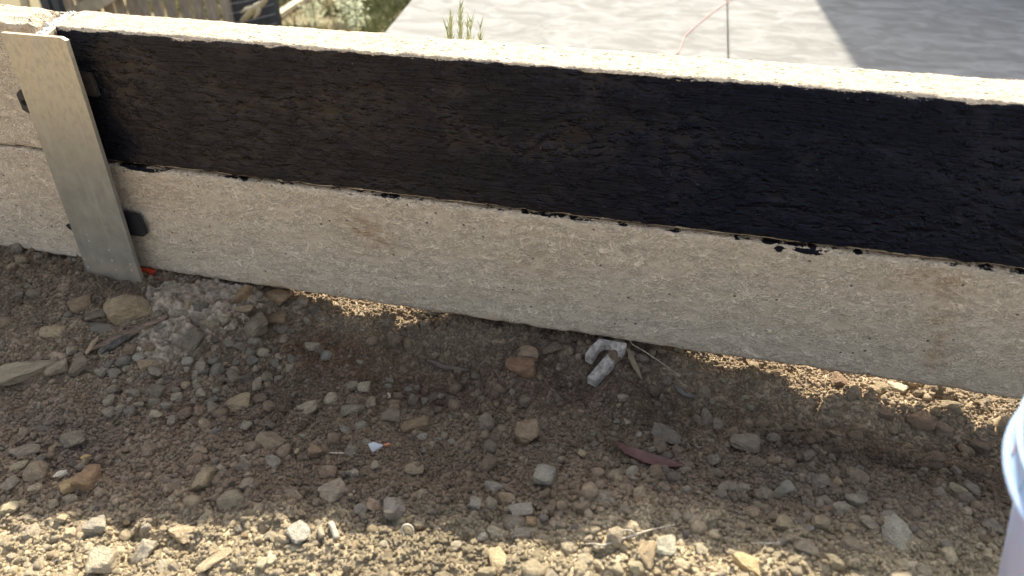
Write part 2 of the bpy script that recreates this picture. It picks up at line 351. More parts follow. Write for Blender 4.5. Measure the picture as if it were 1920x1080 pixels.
# ------------------------------------------------------------------ slab behind the wall
SZ = -.15
A0 = hit(720, 60, 2, SZ)[:2]; A1 = hit(770, 0, 2, SZ)[:2]; sdv = (A1 - A0) / np.linalg.norm(A1 - A0); sn = np.array([sdv[1], -sdv[0]])
st = (.55 - A0[1]) / sdv[1]; P0 = A0 + sdv * st; P1 = A0 + sdv * 9
def prism(poly, z0, z1, bev=0.):
    bm = bmesh.new(); vs = [bm.verts.new((p[0], p[1], z0)) for p in poly]; f = bm.faces.new(vs)
    r = bmesh.ops.extrude_face_region(bm, geom=[f]); [setattr(v.co, 'z', z1) for v in r['geom'] if isinstance(v, bmesh.types.BMVert)]
    bmesh.ops.recalc_face_normals(bm, faces=bm.faces)
    if bev: bmesh.ops.bevel(bm, geom=list(bm.edges), offset=bev, segments=2, affect='EDGES')
    me = bpy.data.meshes.new('m'); bm.to_mesh(me); bm.free(); return me
# saw cut splits the slab in two cast bays with a real groove between them
C0 = hit(1366, 105, 2, SZ)[:2]; C1 = hit(1364, 0, 2, SZ)[:2]; cv = (C1 - C0) / np.linalg.norm(C1 - C0)
K0 = C0 + cv * ((.55 - C0[1]) / cv[1]); K1 = C0 + cv * ((P1[1] - C0[1]) / cv[1]); g = .0022
slab = bpy.data.objects.new('concrete_slab', None); COL.objects.link(slab)
tag(slab, 'pale trowelled house slab beyond the wall with one saw cut', 'concrete slab')
link('slab_bay', prism([P0, (K0[0] - g, K0[1]), (K1[0] - g, K1[1]), P1], SZ - .75, SZ, .006), M_SLAB, slab)
link('slab_bay', prism([(K0[0] + g, K0[1]), (7, .55), (7, P1[1]), (K1[0] + g, K1[1])], SZ - .75, SZ, .004), M_SLAB, slab)

# ------------------------------------------------------------------ sleepers
def sleeper(name, x0, x1, z0, z1, mat, seed, skew0=0., skew1=0., paint=None, T=.08, fine=(-.45, 1.45), chipend=0.):
    """ring of profile points swept along x; front and top finely divided and roughened"""
    q = .0028; prof = []; ch = .0035
    nf = int((z1 - z0 - 2 * ch) / .003); nt_ = int((T - 2 * ch) / .0035)
    for z in np.linspace(z0 + ch, z1 - ch, nf): prof.append((0, z, 0, -1, 0))
    prof.append((ch * .35, z1 - ch * .35, 0, -.7, .7))
    for y in np.linspace(ch, T - ch, nt_): prof.append((y, z1, 1, 0, 1))
    prof.append((T - ch * .35, z1 - ch * .35, 1, .7, .7))
    for z in np.linspace(z1 - ch, z0 + ch, 12): prof.append((T, z, 2, 1, 0))
    for y in np.linspace(T - ch, ch, 12): prof.append((y, z0, 3, 0, -1))
    prof.append((ch * .35, z0 + ch * .35, 3, -.7, -.7))
    prof = np.array(prof); npf = len(prof)
    a, b = max(x0, fine[0]), min(x1, fine[1])
    X = np.arange(a, b, .0032)
    if x0 < a: X = np.r_[np.linspace(x0, a, 30)[:-1], X]
    X = np.r_[X, np.linspace(max(b, X[-1] + .001), x1, 30)] if x1 > b else np.r_[X, x1]
    XX = np.repeat(X, npf); PY = np.tile(prof[:, 0], len(X)); PZ = np.tile(prof[:, 1], len(X)); NY = np.tile(prof[:, 3], len(X)); NZ = np.tile(prof[:, 4], len(X))
    s = PZ + PY * 1.3
    d = fbm(XX * 12, s * 14, 3, seed) * .0006 + fbm(XX * 45, s * 70, 3, seed + 5) * .00045
    top = NZ > .6
    d = d + np.where(top, fbm(XX * 120, PY * 120, 3, seed + 9) * .0006, 0)
    # worn arrises
    ed = np.minimum(np.hypot(PY, PZ - z1), np.hypot(PY, PZ - z0))
    chipn = np.clip(fbm(XX * 42, seed + 0 * XX, 4, seed + 13) + .15, 0, 2)
    d = d - np.exp(-(ed / .004) ** 2) * (.0008 + .0026 * chipn ** 1.5)
    if chipend:
        de = np.hypot((x1 - XX) * .8, z1 - PZ); d = d - np.exp(-(de / chipend) ** 2) * np.where(NZ > .3, .010, .004) * (1 + fbm(XX * 90, PZ * 90 + PY * 50, 2, 3))
    if paint and seed == 11:
        fr = NY < -.5
        d = d + np.where(fr, fbm(XX * 16 + fbm(XX * 5, PZ * 12, 2, 3) * .6, PZ * 95, 3, seed + 30) * .00055 + np.clip(fbm(XX * 70, PZ * 95, 3, seed + 33) - .25, 0, 1) * .0016, 0)
    V = np.c_[XX, PY + NY * d, PZ + NZ * d]
    V[:, 0] += np.where(XX < x0 + .02, skew0 * PY, 0) + np.where(XX > x1 - .02, skew1 * PY, 0)
    i = np.arange(len(X) - 1)[:, None] * npf; j = np.arange(npf)[None, :]; jn = (j + 1) % npf
    Fq = np.stack([i + j, i + npf + j, i + npf + jn, i + jn], -1).reshape(-1, 4)
    me = npmesh(name, V, Fq)
    bm = bmesh.new(); bm.from_mesh(me); bm.verts.ensure_lookup_table()
    bm.faces.new([bm.verts[k] for k in range(npf)]); bm.faces.new([bm.verts[(len(X) - 1) * npf + k] for k in range(npf)][::-1])
    bmesh.ops.recalc_face_normals(bm, faces=bm.faces)
    bm.to_mesh(me); bm.free()
    if paint:
        pa, wet = paint(XX, PY, PZ, NY, NZ); vflt(me, 'paint', pa); vflt(me, 'wet', wet); stn = 0 * XX
        if seed == 23:
            for (u_, v_, rx, rz, k_) in ((700, 445, .035, .022, .8), (670, 415, .03, .02, .5), (1745, 525, .05, .02, .7), (1765, 590, .02, .025, .6), (1765, 640, .008, .012, 1.), (1752, 672, .014, .016, .9), (300, 360, .04, .03, .35), (1010, 500, .05, .03, .25)):
                q_ = hit(u_, v_, 1, 0); stn = stn + k_ * np.exp(-((XX - q_[0]) / rx) ** 2 - ((PZ - q_[2]) / rz) ** 2)
            stn = stn + .35 * np.exp(-(PZ / .018) ** 2)
        vflt(me, 'stain', np.clip(stn, 0, 1))
    return link(name, me, mat)
def paint_upper(X, Y, Z, NY, NZ):
    e = .0015 * fbm(X * 30, X * 0, 3, 40)
    d = np.minimum((.3968 + e) - Z, Z - (.2015 + .0012 * fbm(X * 22, X * 0, 3, 44)))
    d = np.where(NY < -.5, d, -.02)
    d = np.where(d > .008, .03, d)
    wet = np.clip(1.15 - (X + .0) / (.055 + .02 * fbm(Z * 30, Z * 0, 3, 9)), 0, 1) + sst((X - .15) / 1.0) * 1.05  # glossy pool with painted contact shade at post, painted reflection tone towards the right
    return d, wet
def paint_lower(X, Y, Z, NY, NZ):
    d = (Z - .1935) - .0012 + .0019 * fbm(X * 75, X * 0, 4, 52) + .002 * fbm(X * 9, X * 0, 2, 53) - .0013
    bl = np.exp(-((X - 1.005) / .022) ** 2 - ((Z - .1895) / .0042) ** 2) + np.exp(-((X - .972) / .006) ** 2 - ((Z - .189) / .004) ** 2) \
        + .9 * np.exp(-((X - .05) / .06) ** 2 - ((Z - .1925) / .005) ** 2)
    d = np.maximum(d, (bl - .5) * .008)
    return np.where((NY < -.4) | (Z > .190), d, -.02), np.full(len(X), 1.)
s1 = sleeper('concrete_sleeper', -.026, 1.97, .1995, .400, M_PAINT, 11, -.25, 0, paint_upper)
tag(s1, 'upper concrete sleeper to the right of the post, its face brushed black with waterproofing', 'concrete sleeper')
s2 = sleeper('concrete_sleeper', -.026, 1.97, .0045, .1955, M_PAINT, 23, -.25, 0, paint_lower)
tag(s2, 'bare beige concrete sleeper below the black painted one, hovering over the dug soil', 'concrete sleeper')
s3 = sleeper('concrete_sleeper', -2.05, -.062, .2065, .401, M_CONC, 37, 0, -.25, chipend=.03)
tag(s3, 'upper unpainted concrete sleeper left of the steel post, chipped at its end', 'concrete sleeper')
s4 = sleeper('concrete_sleeper', -2.05, -.062, .0055, .2035, M_CONC, 51, 0, -.25)
tag(s4, 'lower unpainted concrete sleeper left of the steel post, resting on soil', 'concrete sleeper')

# ------------------------------------------------------------------ steel H post
post = bpy.data.objects.new('steel_post', None); COL.objects.link(post); post.location = (-.03, .03, -.3)
tag(post, 'galvanised steel H post holding the ends of the concrete sleepers', 'steel post')
def plate(name, c0, c1, y0, y1, z0, z1, lean=0., skew=0., nz=60, nxs=14, corner=0.):
    """upright plate, divided so that dust and dents can sit on it; c = x range at the top"""
    bm = bmesh.new(); zs = np.linspace(z0, z1, nz); rows = []
    us = np.linspace(0, 1, nxs)
    for z in zs:
        k = (z1 - z) / .4; row = []
        for yy in (y0, y1):
            for u in us:
                x = c0 + (c1 - c0) * u + lean * k + skew * (yy - y0)
                wob = .0008 * float(vn([x * 22], [z * 16], 4)[0])
                zz = z
                if corner and z > z1 - .012: zz = z - max(0, u - .93) / .07 * corner * ((z - z1 + .012) / .012)
                row.append(bm.verts.new((x + .03, yy + wob - .03, zz + .3)))
        rows.append(row)
    n = nxs
    loop = list(range(n)) + list(range(2 * n - 1, n - 1, -1))
    for i in range(nz - 1):
        for k in range(2 * n):
            a, b = loop[k], loop[(k + 1) % (2 * n)]
            bm.faces.new((rows[i][a], rows[i][b], rows[i + 1][b], rows[i + 1][a]))
    for r in (rows[0], rows[-1]):
        for k in range(n - 1): bm.faces.new((r[k], r[k + 1], r[n + k + 1], r[n + k]))
    bmesh.ops.recalc_face_normals(bm, faces=bm.faces)
    me = bpy.data.meshes.new(name); bm.to_mesh(me); bm.free()
    co = np.empty(len(me.vertices) * 3); me.vertices.foreach_get('co', co); co = co.reshape(-1, 3)
    vflt(me, 'dust', np.clip(sst((co[:, 2] - .3 - .16) / .22) * .92 + .10, 0, 1) * (co[:, 1] + .03 < -.02))
    o = link(name, me, M_GALV, post)
    return o
plate('front_flange', -.0835, .0185, -.034, -.0275, -.3, .3965, -.0085, corner=.004)
plate('back_flange', -.118, -.030, .0845, .0905, -.3, .393, 0)
plate('web', -.0205, -.0155, -.0275, .0845, -.3, .396, -.006, skew=-.42, nz=8, nxs=2)
def outline_solid(name, pts, y0, y1, mat, hole=None, bev=.0015):
    bm = bmesh.new(); vs = [bm.verts.new((x, y0, z)) for x, z in pts]; f = bm.faces.new(vs)
    r = bmesh.ops.extrude_face_region(bm, geom=[f])
    for v in r['geom']:
        if isinstance(v, bmesh.types.BMVert): v.co.y = y1
    bmesh.ops.recalc_face_normals(bm, faces=bm.faces)
    if bev: bmesh.ops.bevel(bm, geom=list(bm.edges), offset=bev, segments=2, affect='EDGES')
    me = bpy.data.meshes.new(name); bm.to_mesh(me); bm.free()
    return me
def disc_mesh(r, n=14, dy=.0006):
    bm = bmesh.new(); bmesh.ops.create_cone(bm, cap_ends=True, segments=n, radius1=r, radius2=r, depth=dy); bmesh.ops.rotate(bm, verts=bm.verts, matrix=Matrix.Rotation(math.pi / 2, 3, 'X'))
    me = bpy.data.meshes.new('disc'); bm.to_mesh(me); bm.free(); return me
def packer(u, v, pts, y, label, mat=M_PLASTIC, thick=.008, hole=None):
    P = hit(u, v, 1, y)
    o = link('packer', outline_solid('packer', pts, 0, thick, mat), mat, None, (P[0], y, P[2])); tag(o, label, 'plastic packer')
    if hole:
        h = link('screw_hole', disc_mesh(.004), m_simple('hole_dark', (.004, .004, .004), .9), o, (hole[0], -.0004, hole[1]))
    return o
packer(45, 195, [(-.009, .014), (.0, .021), (.03, .021), (.03, -.022), (.008, -.018), (-.008, -.011)], -.014, 'black plastic packer showing on the left side of the steel post', hole=(.001, .002))
packer(250, 422, [(-.03, .021), (.010, .020), (.016, .012), (.019, -.014), (.011, -.021), (-.03, -.021)], -.014, 'black plastic packer right of the post on the bare lower sleeper', hole=(-.012, -.003))
packer(163, 158, [(-.03, .016), (.010, .016), (.012, -.018), (-.03, -.018)], -.010, 'packer smeared with black paint beside the top of the post', m_simple('smeared_plastic', (.035, .028, .024), .5, .5, 90, .002), hole=None)
packer(133, 430, [(-.010, .006), (.002, .008), (.02, .006), (.02, -.004), (-.004, -.002)], -.012, 'small black packer tip peeking out left of the post low down')

# grout between sleeper end and web
def lump(name, pts_fn, mat, **kw): pass
gx_, gy_ = np.meshgrid(np.linspace(0, 1, 60), np.linspace(0, 1, 60), indexing='ij')
yy = gy_ * .094 - .010; xx = -.060 - .25 * yy * 1 + gx_ * (.040 - .17 * yy * .9)
zz = .391 + fbm(xx * 110, yy * 110, 3, 6) * .0035 + fbm(xx * 300, yy * 300, 2, 8) * .0015 - .006 * sst((.02 - yy) / .03) + .004 * sst((yy - .03) / .03)
edge = np.minimum(np.minimum(gx_, 1 - gx_), np.minimum(gy_, 1 - gy_)); zz = np.where(edge <= 0, .30, zz)
grout = link('grout', npmesh('grout', np.c_[xx.ravel(), yy.ravel(), zz.ravel()], grid(60, 60)), m_simple('grout_white', (.55, .53, .48), .95, .2, 150, .002, coord='geo'))
tag(grout, 'crumbly whitish mortar packed between sleeper end and post web', 'mortar')

# ------------------------------------------------------------------ rocks
def ico(sub):
    bm = bmesh.new(); bmesh.ops.create_icosphere(bm, subdivisions=sub, radius=1)
    V = np.array([v.co[:] for v in bm.verts]); Fc = np.array([[v.index for v in f.verts] for f in bm.faces]); bm.free(); return V, Fc
ICO = {s: ico(s) for s in (1, 2, 3)}
def rock_mesh(seed, sub=2, planes=11, p=14, rough=.05):
    ang = p > 11; r = np.random.default_rng(seed); V, Fc = ICO[sub]
    N = r.normal(size=(planes, 3)); N /= np.linalg.norm(N, axis=1)[:, None]; c = r.uniform(.5 if ang else .66, 1.0, planes)
    N = np.r_[N, np.eye(3), -np.eye(3)]; c = np.r_[c, r.uniform(.8, 1.05, 6)]
    t = np.maximum(V @ N.T, 0) / c
    rad = (t ** p).sum(1) ** (-1 / p)
    rad *= 1 + rough * (fbm(V[:, 0] * 2.3 + seed, V[:, 1] * 2.3 + V[:, 2] * 3.1, 3, seed))
    me = npmesh('stone', V * rad[:, None], Fc, not ang); return me
def add_rock(name, me, P, sx, sy, sz, yaw, tilt=(0, 0), color=(.3, .27, .22), parent=None, sink=.35):
    o = bpy.data.objects.new(name, me); COL.objects.link(o)
    o.location = (P[0], P[1], P[2] + sz * (1 - 2 * sink)); o.scale = (sx, sy, sz); o.rotation_euler = (tilt[0], tilt[1], yaw)
    o.color = (*color, 1)
    if parent: o.parent = parent
    return o
CAMYAW = math.atan2(RT[1], RT[0])
GRY = (.335, .285, .215); TAN = (.36, .285, .19); BRN = (.27, .20, .135); ORG = (.33, .235, .145); PAL = (.46, .40, .31); DRK = (.20, .17, .135); OLV = (.28, .255, .19)
# u, v, width px, height px, image angle, colour, roundness p, label
notable = [
 (42, 700, 120, 34, 24, GRY, 30, 'long flat grey slab of stone running off the left edge of the picture'),
 (248, 582, 72, 50, 30, TAN, 9, 'big rough tan rock beside the grey cement spill'),
 (182, 617, 66, 20, 0, (.23, .205, .175), 16, 'flat dark layered stone just above the wood splinters'),
 (182, 592, 36, 20, 8, DRK, 16, 'small dark angular stone left of the big rough tan rock'),
 (155, 568, 42, 26, 30, BRN, 12, 'brown clod above the dark angular stone near the left bay'),
 (100, 622, 40, 24, 0, TAN, 9, 'tan lump between the left edge and the layered stone'),
 (150, 682, 26, 38, 60, (.25, .21, .165), 7, 'egg shaped brown stone leaning at the lower end of the splinters'),
 (112, 690, 36, 30, 20, GRY, 14, 'grey stone touching the right tip of the long flat slab'),
 (262, 669, 28, 20, 10, (.33, .31, .27), 4, 'smooth pale oval pebble at the foot of the cement spill'),
 (352, 675, 24, 20, 0, (.32, .29, .24), 4, 'round pale pebble lying alone below the cement spill'),
 (278, 684, 30, 26, -40, TAN, 14, 'pointed tan chip next to the smooth pale oval pebble'),
 (290, 737, 32, 24, -20, DRK, 18, 'dark split stone with a shiny broken face in the gravel pocket'),
 (361, 640, 34, 42, 70, (.20, .175, .14), 8, 'tall dark olive stone at the right border of the cement spill'),
 (485, 607, 40, 52, 55, (.25, .215, .165), 18, 'tall brick shaped grey stone standing in the gravel pocket'),
 (393, 612, 26, 24, 40, (.28, .235, .17), 14, 'squarish brown stone above the tall dark olive stone'),
 (457, 580, 34, 14, 0, TAN, 16, 'flat yellowish stone right of the cement spill under the wall'),
 (452, 556, 30, 34, 70, ORG, 9, 'rusty orange stone directly under the wall edge'),
 (523, 560, 40, 28, -20, ORG, 10, 'rounded orange brown stone tucked under the wall beside the sunlit specks'),
 (520, 600, 34, 26, 0, BRN, 12, 'brown wedge of clay right of the tall brick shaped stone'),
 (450, 757, 46, 24, 22, TAN, 20, 'light tan wedge lying alone on the smooth brown slope'),
 (507, 830, 46, 42, 40, (.26, .215, .16), 16, 'brown angular rock directly above the grey slipper shaped stone'),
 (505, 866, 44, 22, -25, (.27, .245, .21), 5, 'grey slipper shaped stone with a dark hollow under it'),
 (597, 845, 36, 20, 0, BRN, 16, 'flat brown chip between the angular rock and the foil scrap'),
 (622, 916, 46, 36, 35, (.32, .275, .215), 14, 'smooth light grey brown stone alone in the middle left shade'),
 (617, 750, 24, 28, 70, (.38, .33, .25), 4, 'smooth pale egg shaped pebble'),
 (684, 729, 28, 18, 20, (.34, .29, .22), 7, 'pale oblong pebble up slope from the egg shaped one'),
 (655, 769, 36, 30, -20, (.27, .24, .19), 16, 'angular grey stone just below right of the egg shaped pebble'),
 (575, 765, 34, 20, 10, GRY, 12, 'grey chip just left of the egg shaped pebble'),
 (729, 742, 10, 11, 0, (.60, .56, .48), 5, 'tiny bright white pebble'),
 (695, 755, 18, 24, 50, GRY, 14, 'thin grey shard beside the tiny bright pebble'),
 (734, 783, 32, 24, 0, (.27, .225, .175), 8, 'brown lump below the tiny bright white pebble'),
 (787, 795, 56, 26, 15, BRN, 16, 'long flat brown stone in the centre left'),
 (378, 905, 38, 44, 50, (.32, .26, .18), 16, 'tan blocky rock with one sharp corner in the lower left shade'),
 (432, 937, 46, 26, 28, (.27, .235, .18), 16, 'tapered grey brown stone below the tan blocky rock'),
 (172, 900, 42, 38, 60, (.29, .20, .125), 9, 'rounded orange brown stone in the lower left'),
 (130, 911, 30, 20, 35, (.37, .28, .16), 14, 'small bright orange wedge next to the rounded orange stone'),
 (75, 887, 34, 36, 60, (.27, .22, .165), 12, 'brown pyramid shaped stone at lower left'),
 (46, 850, 50, 20, 25, (.25, .215, .175), 8, 'long greyish stone near the left edge above the pebbles'),
 (137, 828, 40, 28, 20, (.22, .19, .155), 10, 'dull brown stone up slope from the yellow pebble'),
 (160, 858, 18, 13, 0, (.50, .38, .18), 5, 'small yellow pebble on the dull brown ground at left'),
 (112, 889, 22, 9, 15, (.62, .59, .52), 9, 'sliver of white stone'),
 (35, 874, 34, 18, 15, (.33, .29, .21), 4, 'smooth tan oval pebble by the left edge'),
 (22, 905, 26, 34, 80, (.27, .24, .20), 6, 'upright grey stone by the left edge'),
 (72, 915, 22, 22, 0, GRY, 7, 'grey round stone below the pyramid shaped one'),
 (990, 811, 40, 48, 65, (.33, .25, .175), 20, 'kite shaped tan stone pointing at the camera'),
 (985, 662, 42, 26, 0, (.30, .225, .165), 8, 'pale brown clod under the wall centre'),
 (972, 690, 52, 28, 0, (.255, .16, .105), 9, 'reddish brown clod half buried under the centre of the wall'),
 (1033, 655, 44, 22, 25, (.22, .17, .13), 9, 'dull brown slanting stone left of the pale shim'),
 (1070, 657, 16, 20, 80, (.27, .22, .17), 4, 'little oval pebble close to the pale shim'),
 (988, 750, 30, 20, 0, (.22, .18, .14), 8, 'brown stone above the kite shaped one'),
 (1325, 783, 18, 44, 80, (.24, .21, .175), 7, 'upright grey finger of stone with ribs'),
 (1312, 790, 14, 34, 80, (.25, .215, .165), 7, 'slim brown stone leaning on the ribbed finger stone'),
 (1346, 800, 22, 34, 70, (.25, .22, .18), 5, 'smooth pebble leaning right of the ribbed finger stone'),
 (1250, 824, 60, 32, -20, (.21, .19, .165), 18, 'flat grey layered stone above the maroon leaf'),
 (1398, 832, 52, 30, -20, (.24, .205, .165), 13, 'lumpy grey brown stone on the crest right of centre'),
 (1572, 716, 34, 26, -30, (.24, .175, .13), 20, 'triangular stone shaded at its front, breaking the sunlit strip'),
 (1600, 738, 24, 30, -50, (.30, .26, .20), 14, 'stone with a sunlit tip, second along the sunlit strip'),
 (1681, 731, 32, 22, -20, (.52, .47, .38), 10, 'chalky white stone glowing in the sunlit strip'),
 (1648, 729, 24, 18, -20, (.33, .28, .20), 9, 'yellowish lump left of the chalky white stone'),
 (1722, 788, 46, 32, -20, (.225, .165, .125), 8, 'big reddish clod below the sunlit strip'),
 (1768, 806, 38, 28, -15, (.21, .165, .13), 6, 'round brown clod at the rim of the dark trench'),
 (1655, 772, 34, 22, -20, (.22, .17, .135), 9, 'brown clod left of the big reddish one'),
 (1780, 763, 40, 28, -20, (.30, .255, .19), 8, 'lump at the lower edge of the sunlit strip near the bucket'),
 (1888, 798, 26, 28, -40, (.30, .255, .195), 20, 'tilted slab of stone close to the bucket rim'),
 (1840, 833, 32, 24, -40, (.20, .16, .13), 8, 'brown stone in the trench near the bucket'),
 (1567, 815, 36, 14, -25, (.24, .195, .155), 7, 'oblong brown stone on the crest of the mound'),
 (1607, 890, 44, 22, -30, (.25, .205, .16), 8, 'elongated brown stone on the right mound'),
 (1475, 917, 40, 30, 10, (.26, .245, .205), 7, 'rounded grey stone on the right mound'),
 (1603, 938, 38, 26, -25, (.265, .245, .205), 6, 'oval grey stone with a rough skin on the right mound'),
 (1679, 1008, 56, 52, -30, (.35, .335, .285), 16, 'large pale grey eight sided stone, lower right'),
 (1512, 1026, 42, 28, -15, (.30, .26, .205), 7, 'brown stone half in sun at the shadow edge, lower right'),
 (1594, 1026, 38, 38, 20, (.27, .225, .175), 9, 'rough brown stone between the shadow edge and the large pale one'),
 (1797, 919, 28, 18, -20, (.31, .28, .20), 10, 'small yellowish stone left of the bucket'),
 (1824, 921, 28, 20, -10, (.24, .215, .185), 8, 'grey stone touching the small yellowish one left of the bucket'),
 (1855, 985, 38, 24, -10, (.26, .23, .195), 7, 'rough lump beside the foot of the bucket'),
 (1155, 893, 34, 30, 10, (.35, .295, .215), 13, 'tan five sided stone under the maroon leaf'),
 (1022, 894, 34, 30, -15, (.26, .245, .215), 10, 'squarish grey stone at lower centre'),
 (1137, 933, 42, 22, -18, (.30, .27, .225), 6, 'flat oval grey stone with an orange tip'),
 (1176, 961, 32, 22, -10, (.29, .26, .205), 18, 'three cornered tan stone at lower centre'),
 (1106, 967, 20, 20, 0, (.34, .295, .225), 5, 'round tan pebble left of the three cornered stone'),
 (1092, 850, 16, 15, 0, (.40, .33, .22), 12, 'little light tan chip left of the maroon leaf'),
 (775, 880, 36, 20, -5, (.30, .245, .175), 14, 'flat tan stone in the centre of the shade'),
 (706, 946, 36, 20, -10, (.34, .255, .19), 9, 'rust tinted crusty stone'),
 (740, 957, 36, 38, 60, (.25, .23, .205), 8, 'grey stone touching the rust tinted one'),
 (676, 952, 24, 22, 0, (.23, .215, .195), 10, 'dull grey stone left of the rust tinted one'),
 (792, 925, 26, 20, 30, GRY, 10, 'grey tilted chip up slope of the pair of touching stones'),
 (976, 958, 46, 24, 5, (.29, .27, .235), 8, 'grey banded stone above the shadow edge'),
 (926, 914, 38, 20, -12, (.26, .24, .21), 10, 'flat grey stone lying left of the squarish one'),
 (986, 1006, 44, 24, 0, (.27, .255, .225), 8, 'grey stone with a sunlit front exactly on the shadow edge'),
 (998, 978, 26, 20, 0, (.33, .25, .165), 7, 'orange brown pebble between two grey stones'),
 (951, 936, 22, 26, 40, (.30, .24, .165), 10, 'tan stone crammed beside the grey banded one'),
 (891, 944, 26, 17, -20, (.25, .235, .205), 9, 'dull grey leaf shaped stone'),
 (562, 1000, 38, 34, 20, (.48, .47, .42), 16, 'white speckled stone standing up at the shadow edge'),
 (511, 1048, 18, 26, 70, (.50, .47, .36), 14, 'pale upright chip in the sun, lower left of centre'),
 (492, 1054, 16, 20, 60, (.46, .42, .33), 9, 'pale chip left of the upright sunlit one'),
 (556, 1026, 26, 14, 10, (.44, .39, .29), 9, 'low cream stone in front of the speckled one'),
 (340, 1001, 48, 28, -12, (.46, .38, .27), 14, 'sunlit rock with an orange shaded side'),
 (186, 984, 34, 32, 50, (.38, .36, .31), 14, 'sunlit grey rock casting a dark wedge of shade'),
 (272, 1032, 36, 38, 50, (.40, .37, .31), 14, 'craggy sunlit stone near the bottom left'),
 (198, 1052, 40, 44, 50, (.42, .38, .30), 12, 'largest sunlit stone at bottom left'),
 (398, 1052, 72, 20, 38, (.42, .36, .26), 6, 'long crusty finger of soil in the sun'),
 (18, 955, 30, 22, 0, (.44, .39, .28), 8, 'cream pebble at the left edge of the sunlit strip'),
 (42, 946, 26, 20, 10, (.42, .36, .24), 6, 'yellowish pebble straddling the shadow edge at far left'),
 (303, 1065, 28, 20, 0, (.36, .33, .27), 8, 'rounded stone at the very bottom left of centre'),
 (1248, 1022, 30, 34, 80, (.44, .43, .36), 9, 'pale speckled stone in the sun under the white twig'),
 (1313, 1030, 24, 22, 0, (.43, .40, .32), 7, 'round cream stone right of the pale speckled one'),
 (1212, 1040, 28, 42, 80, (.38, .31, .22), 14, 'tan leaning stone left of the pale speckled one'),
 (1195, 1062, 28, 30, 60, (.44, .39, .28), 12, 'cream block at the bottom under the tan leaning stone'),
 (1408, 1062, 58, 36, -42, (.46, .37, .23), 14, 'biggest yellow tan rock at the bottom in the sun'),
 (936, 1052, 26, 46, 75, (.44, .37, .25), 16, 'tall tan pointed stone in the sun, bottom centre'),
 (905, 1005, 24, 13, 10, (.46, .44, .38), 7, 'small white pebble on the shadow edge, centre'),
 (722, 1022, 20, 18, 0, (.42, .40, .33), 6, 'pale pebble just in the sun left of the snail ring'),
 (857, 1022, 22, 14, 10, (.40, .37, .30), 8, 'cream pebble right of the snail ring'),
 (1592, 983 - 30, 12, 11, 0, (.33, .30, .24), 6, 'tiny pebble beneath the oval grey stone'),
]
keep_off = []
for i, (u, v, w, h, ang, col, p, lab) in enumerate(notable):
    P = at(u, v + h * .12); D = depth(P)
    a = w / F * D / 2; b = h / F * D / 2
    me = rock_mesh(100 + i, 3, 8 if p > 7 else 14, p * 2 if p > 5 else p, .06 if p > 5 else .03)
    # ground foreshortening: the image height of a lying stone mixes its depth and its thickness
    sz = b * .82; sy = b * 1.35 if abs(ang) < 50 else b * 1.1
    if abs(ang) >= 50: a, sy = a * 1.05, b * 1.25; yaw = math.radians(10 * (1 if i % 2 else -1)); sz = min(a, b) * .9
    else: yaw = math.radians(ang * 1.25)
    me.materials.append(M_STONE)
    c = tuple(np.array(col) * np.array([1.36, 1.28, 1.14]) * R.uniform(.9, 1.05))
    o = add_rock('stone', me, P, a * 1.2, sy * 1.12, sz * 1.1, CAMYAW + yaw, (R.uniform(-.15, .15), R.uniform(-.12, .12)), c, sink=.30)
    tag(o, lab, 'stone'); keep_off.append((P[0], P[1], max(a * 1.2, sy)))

# loose stones of the ground itself: pressed in pieces, children of the ground
var = []
for k in range(14):
    me = rock_mesh(500 + k, 3, 8 + k % 5, [6, 16, 30, 24][k % 4], .06); me.materials.append(M_STONE); var.append(me)
cols = [GRY, (.30, .27, .22), TAN, BRN, (.33, .30, .25), (.22, .20, .18), (.31, .235, .165), OLV]
cnt = 0
def child_stone(u, v, px, colset, sinkk=.3):
    global cnt
    P = at(u, v); D = depth(P); a = px / F * D / 2
    if any(math.hypot(P[0] - kx, P[1] - ky) < kr + a * .8 for kx, ky, kr in keep_off): return child_stone(u + R.normal(0, 22), v + R.normal(0, 14), px, colset, sinkk)
    keep_off.append((P[0], P[1], a * .8))
    c = np.array(colset[R.integers(len(colset))]) * np.array([1.12, 1.07, .98]) * R.uniform(.9, 1.3)
    add_rock('stone', var[R.integers(14)], P, a * R.uniform(.9, 1.25), a * R.uniform(.8, 1.1), a * R.uniform(.55, .85), R.uniform(0, 6.28), (R.uniform(-.4, .4), R.uniform(-.4, .4)), tuple(c), ground, sinkk); cnt += 1
greys = [(.27, .235, .185), (.19, .17, .14), (.31, .265, .20), (.24, .20, .15), (.35, .30, .225)]
for _ in range(120):                                                # the grey gravel pocket below the cement spill
    t = R.uniform(); u = 215 + 300 * t + R.normal(0, 30); v = 735 - 120 * t + R.normal(0, 30)
    child_stone(u, v, R.uniform(13, 30), greys)
for _ in range(172):
    u = R.uniform(-20, 1900); v = 620 + 450 * R.uniform() ** .8
    if v < 560 + u * .12: v += 90
    if 1450 < u and v < 880: u -= 700
    child_stone(u, v, 10 + 14 * R.uniform() ** 2.2, cols)

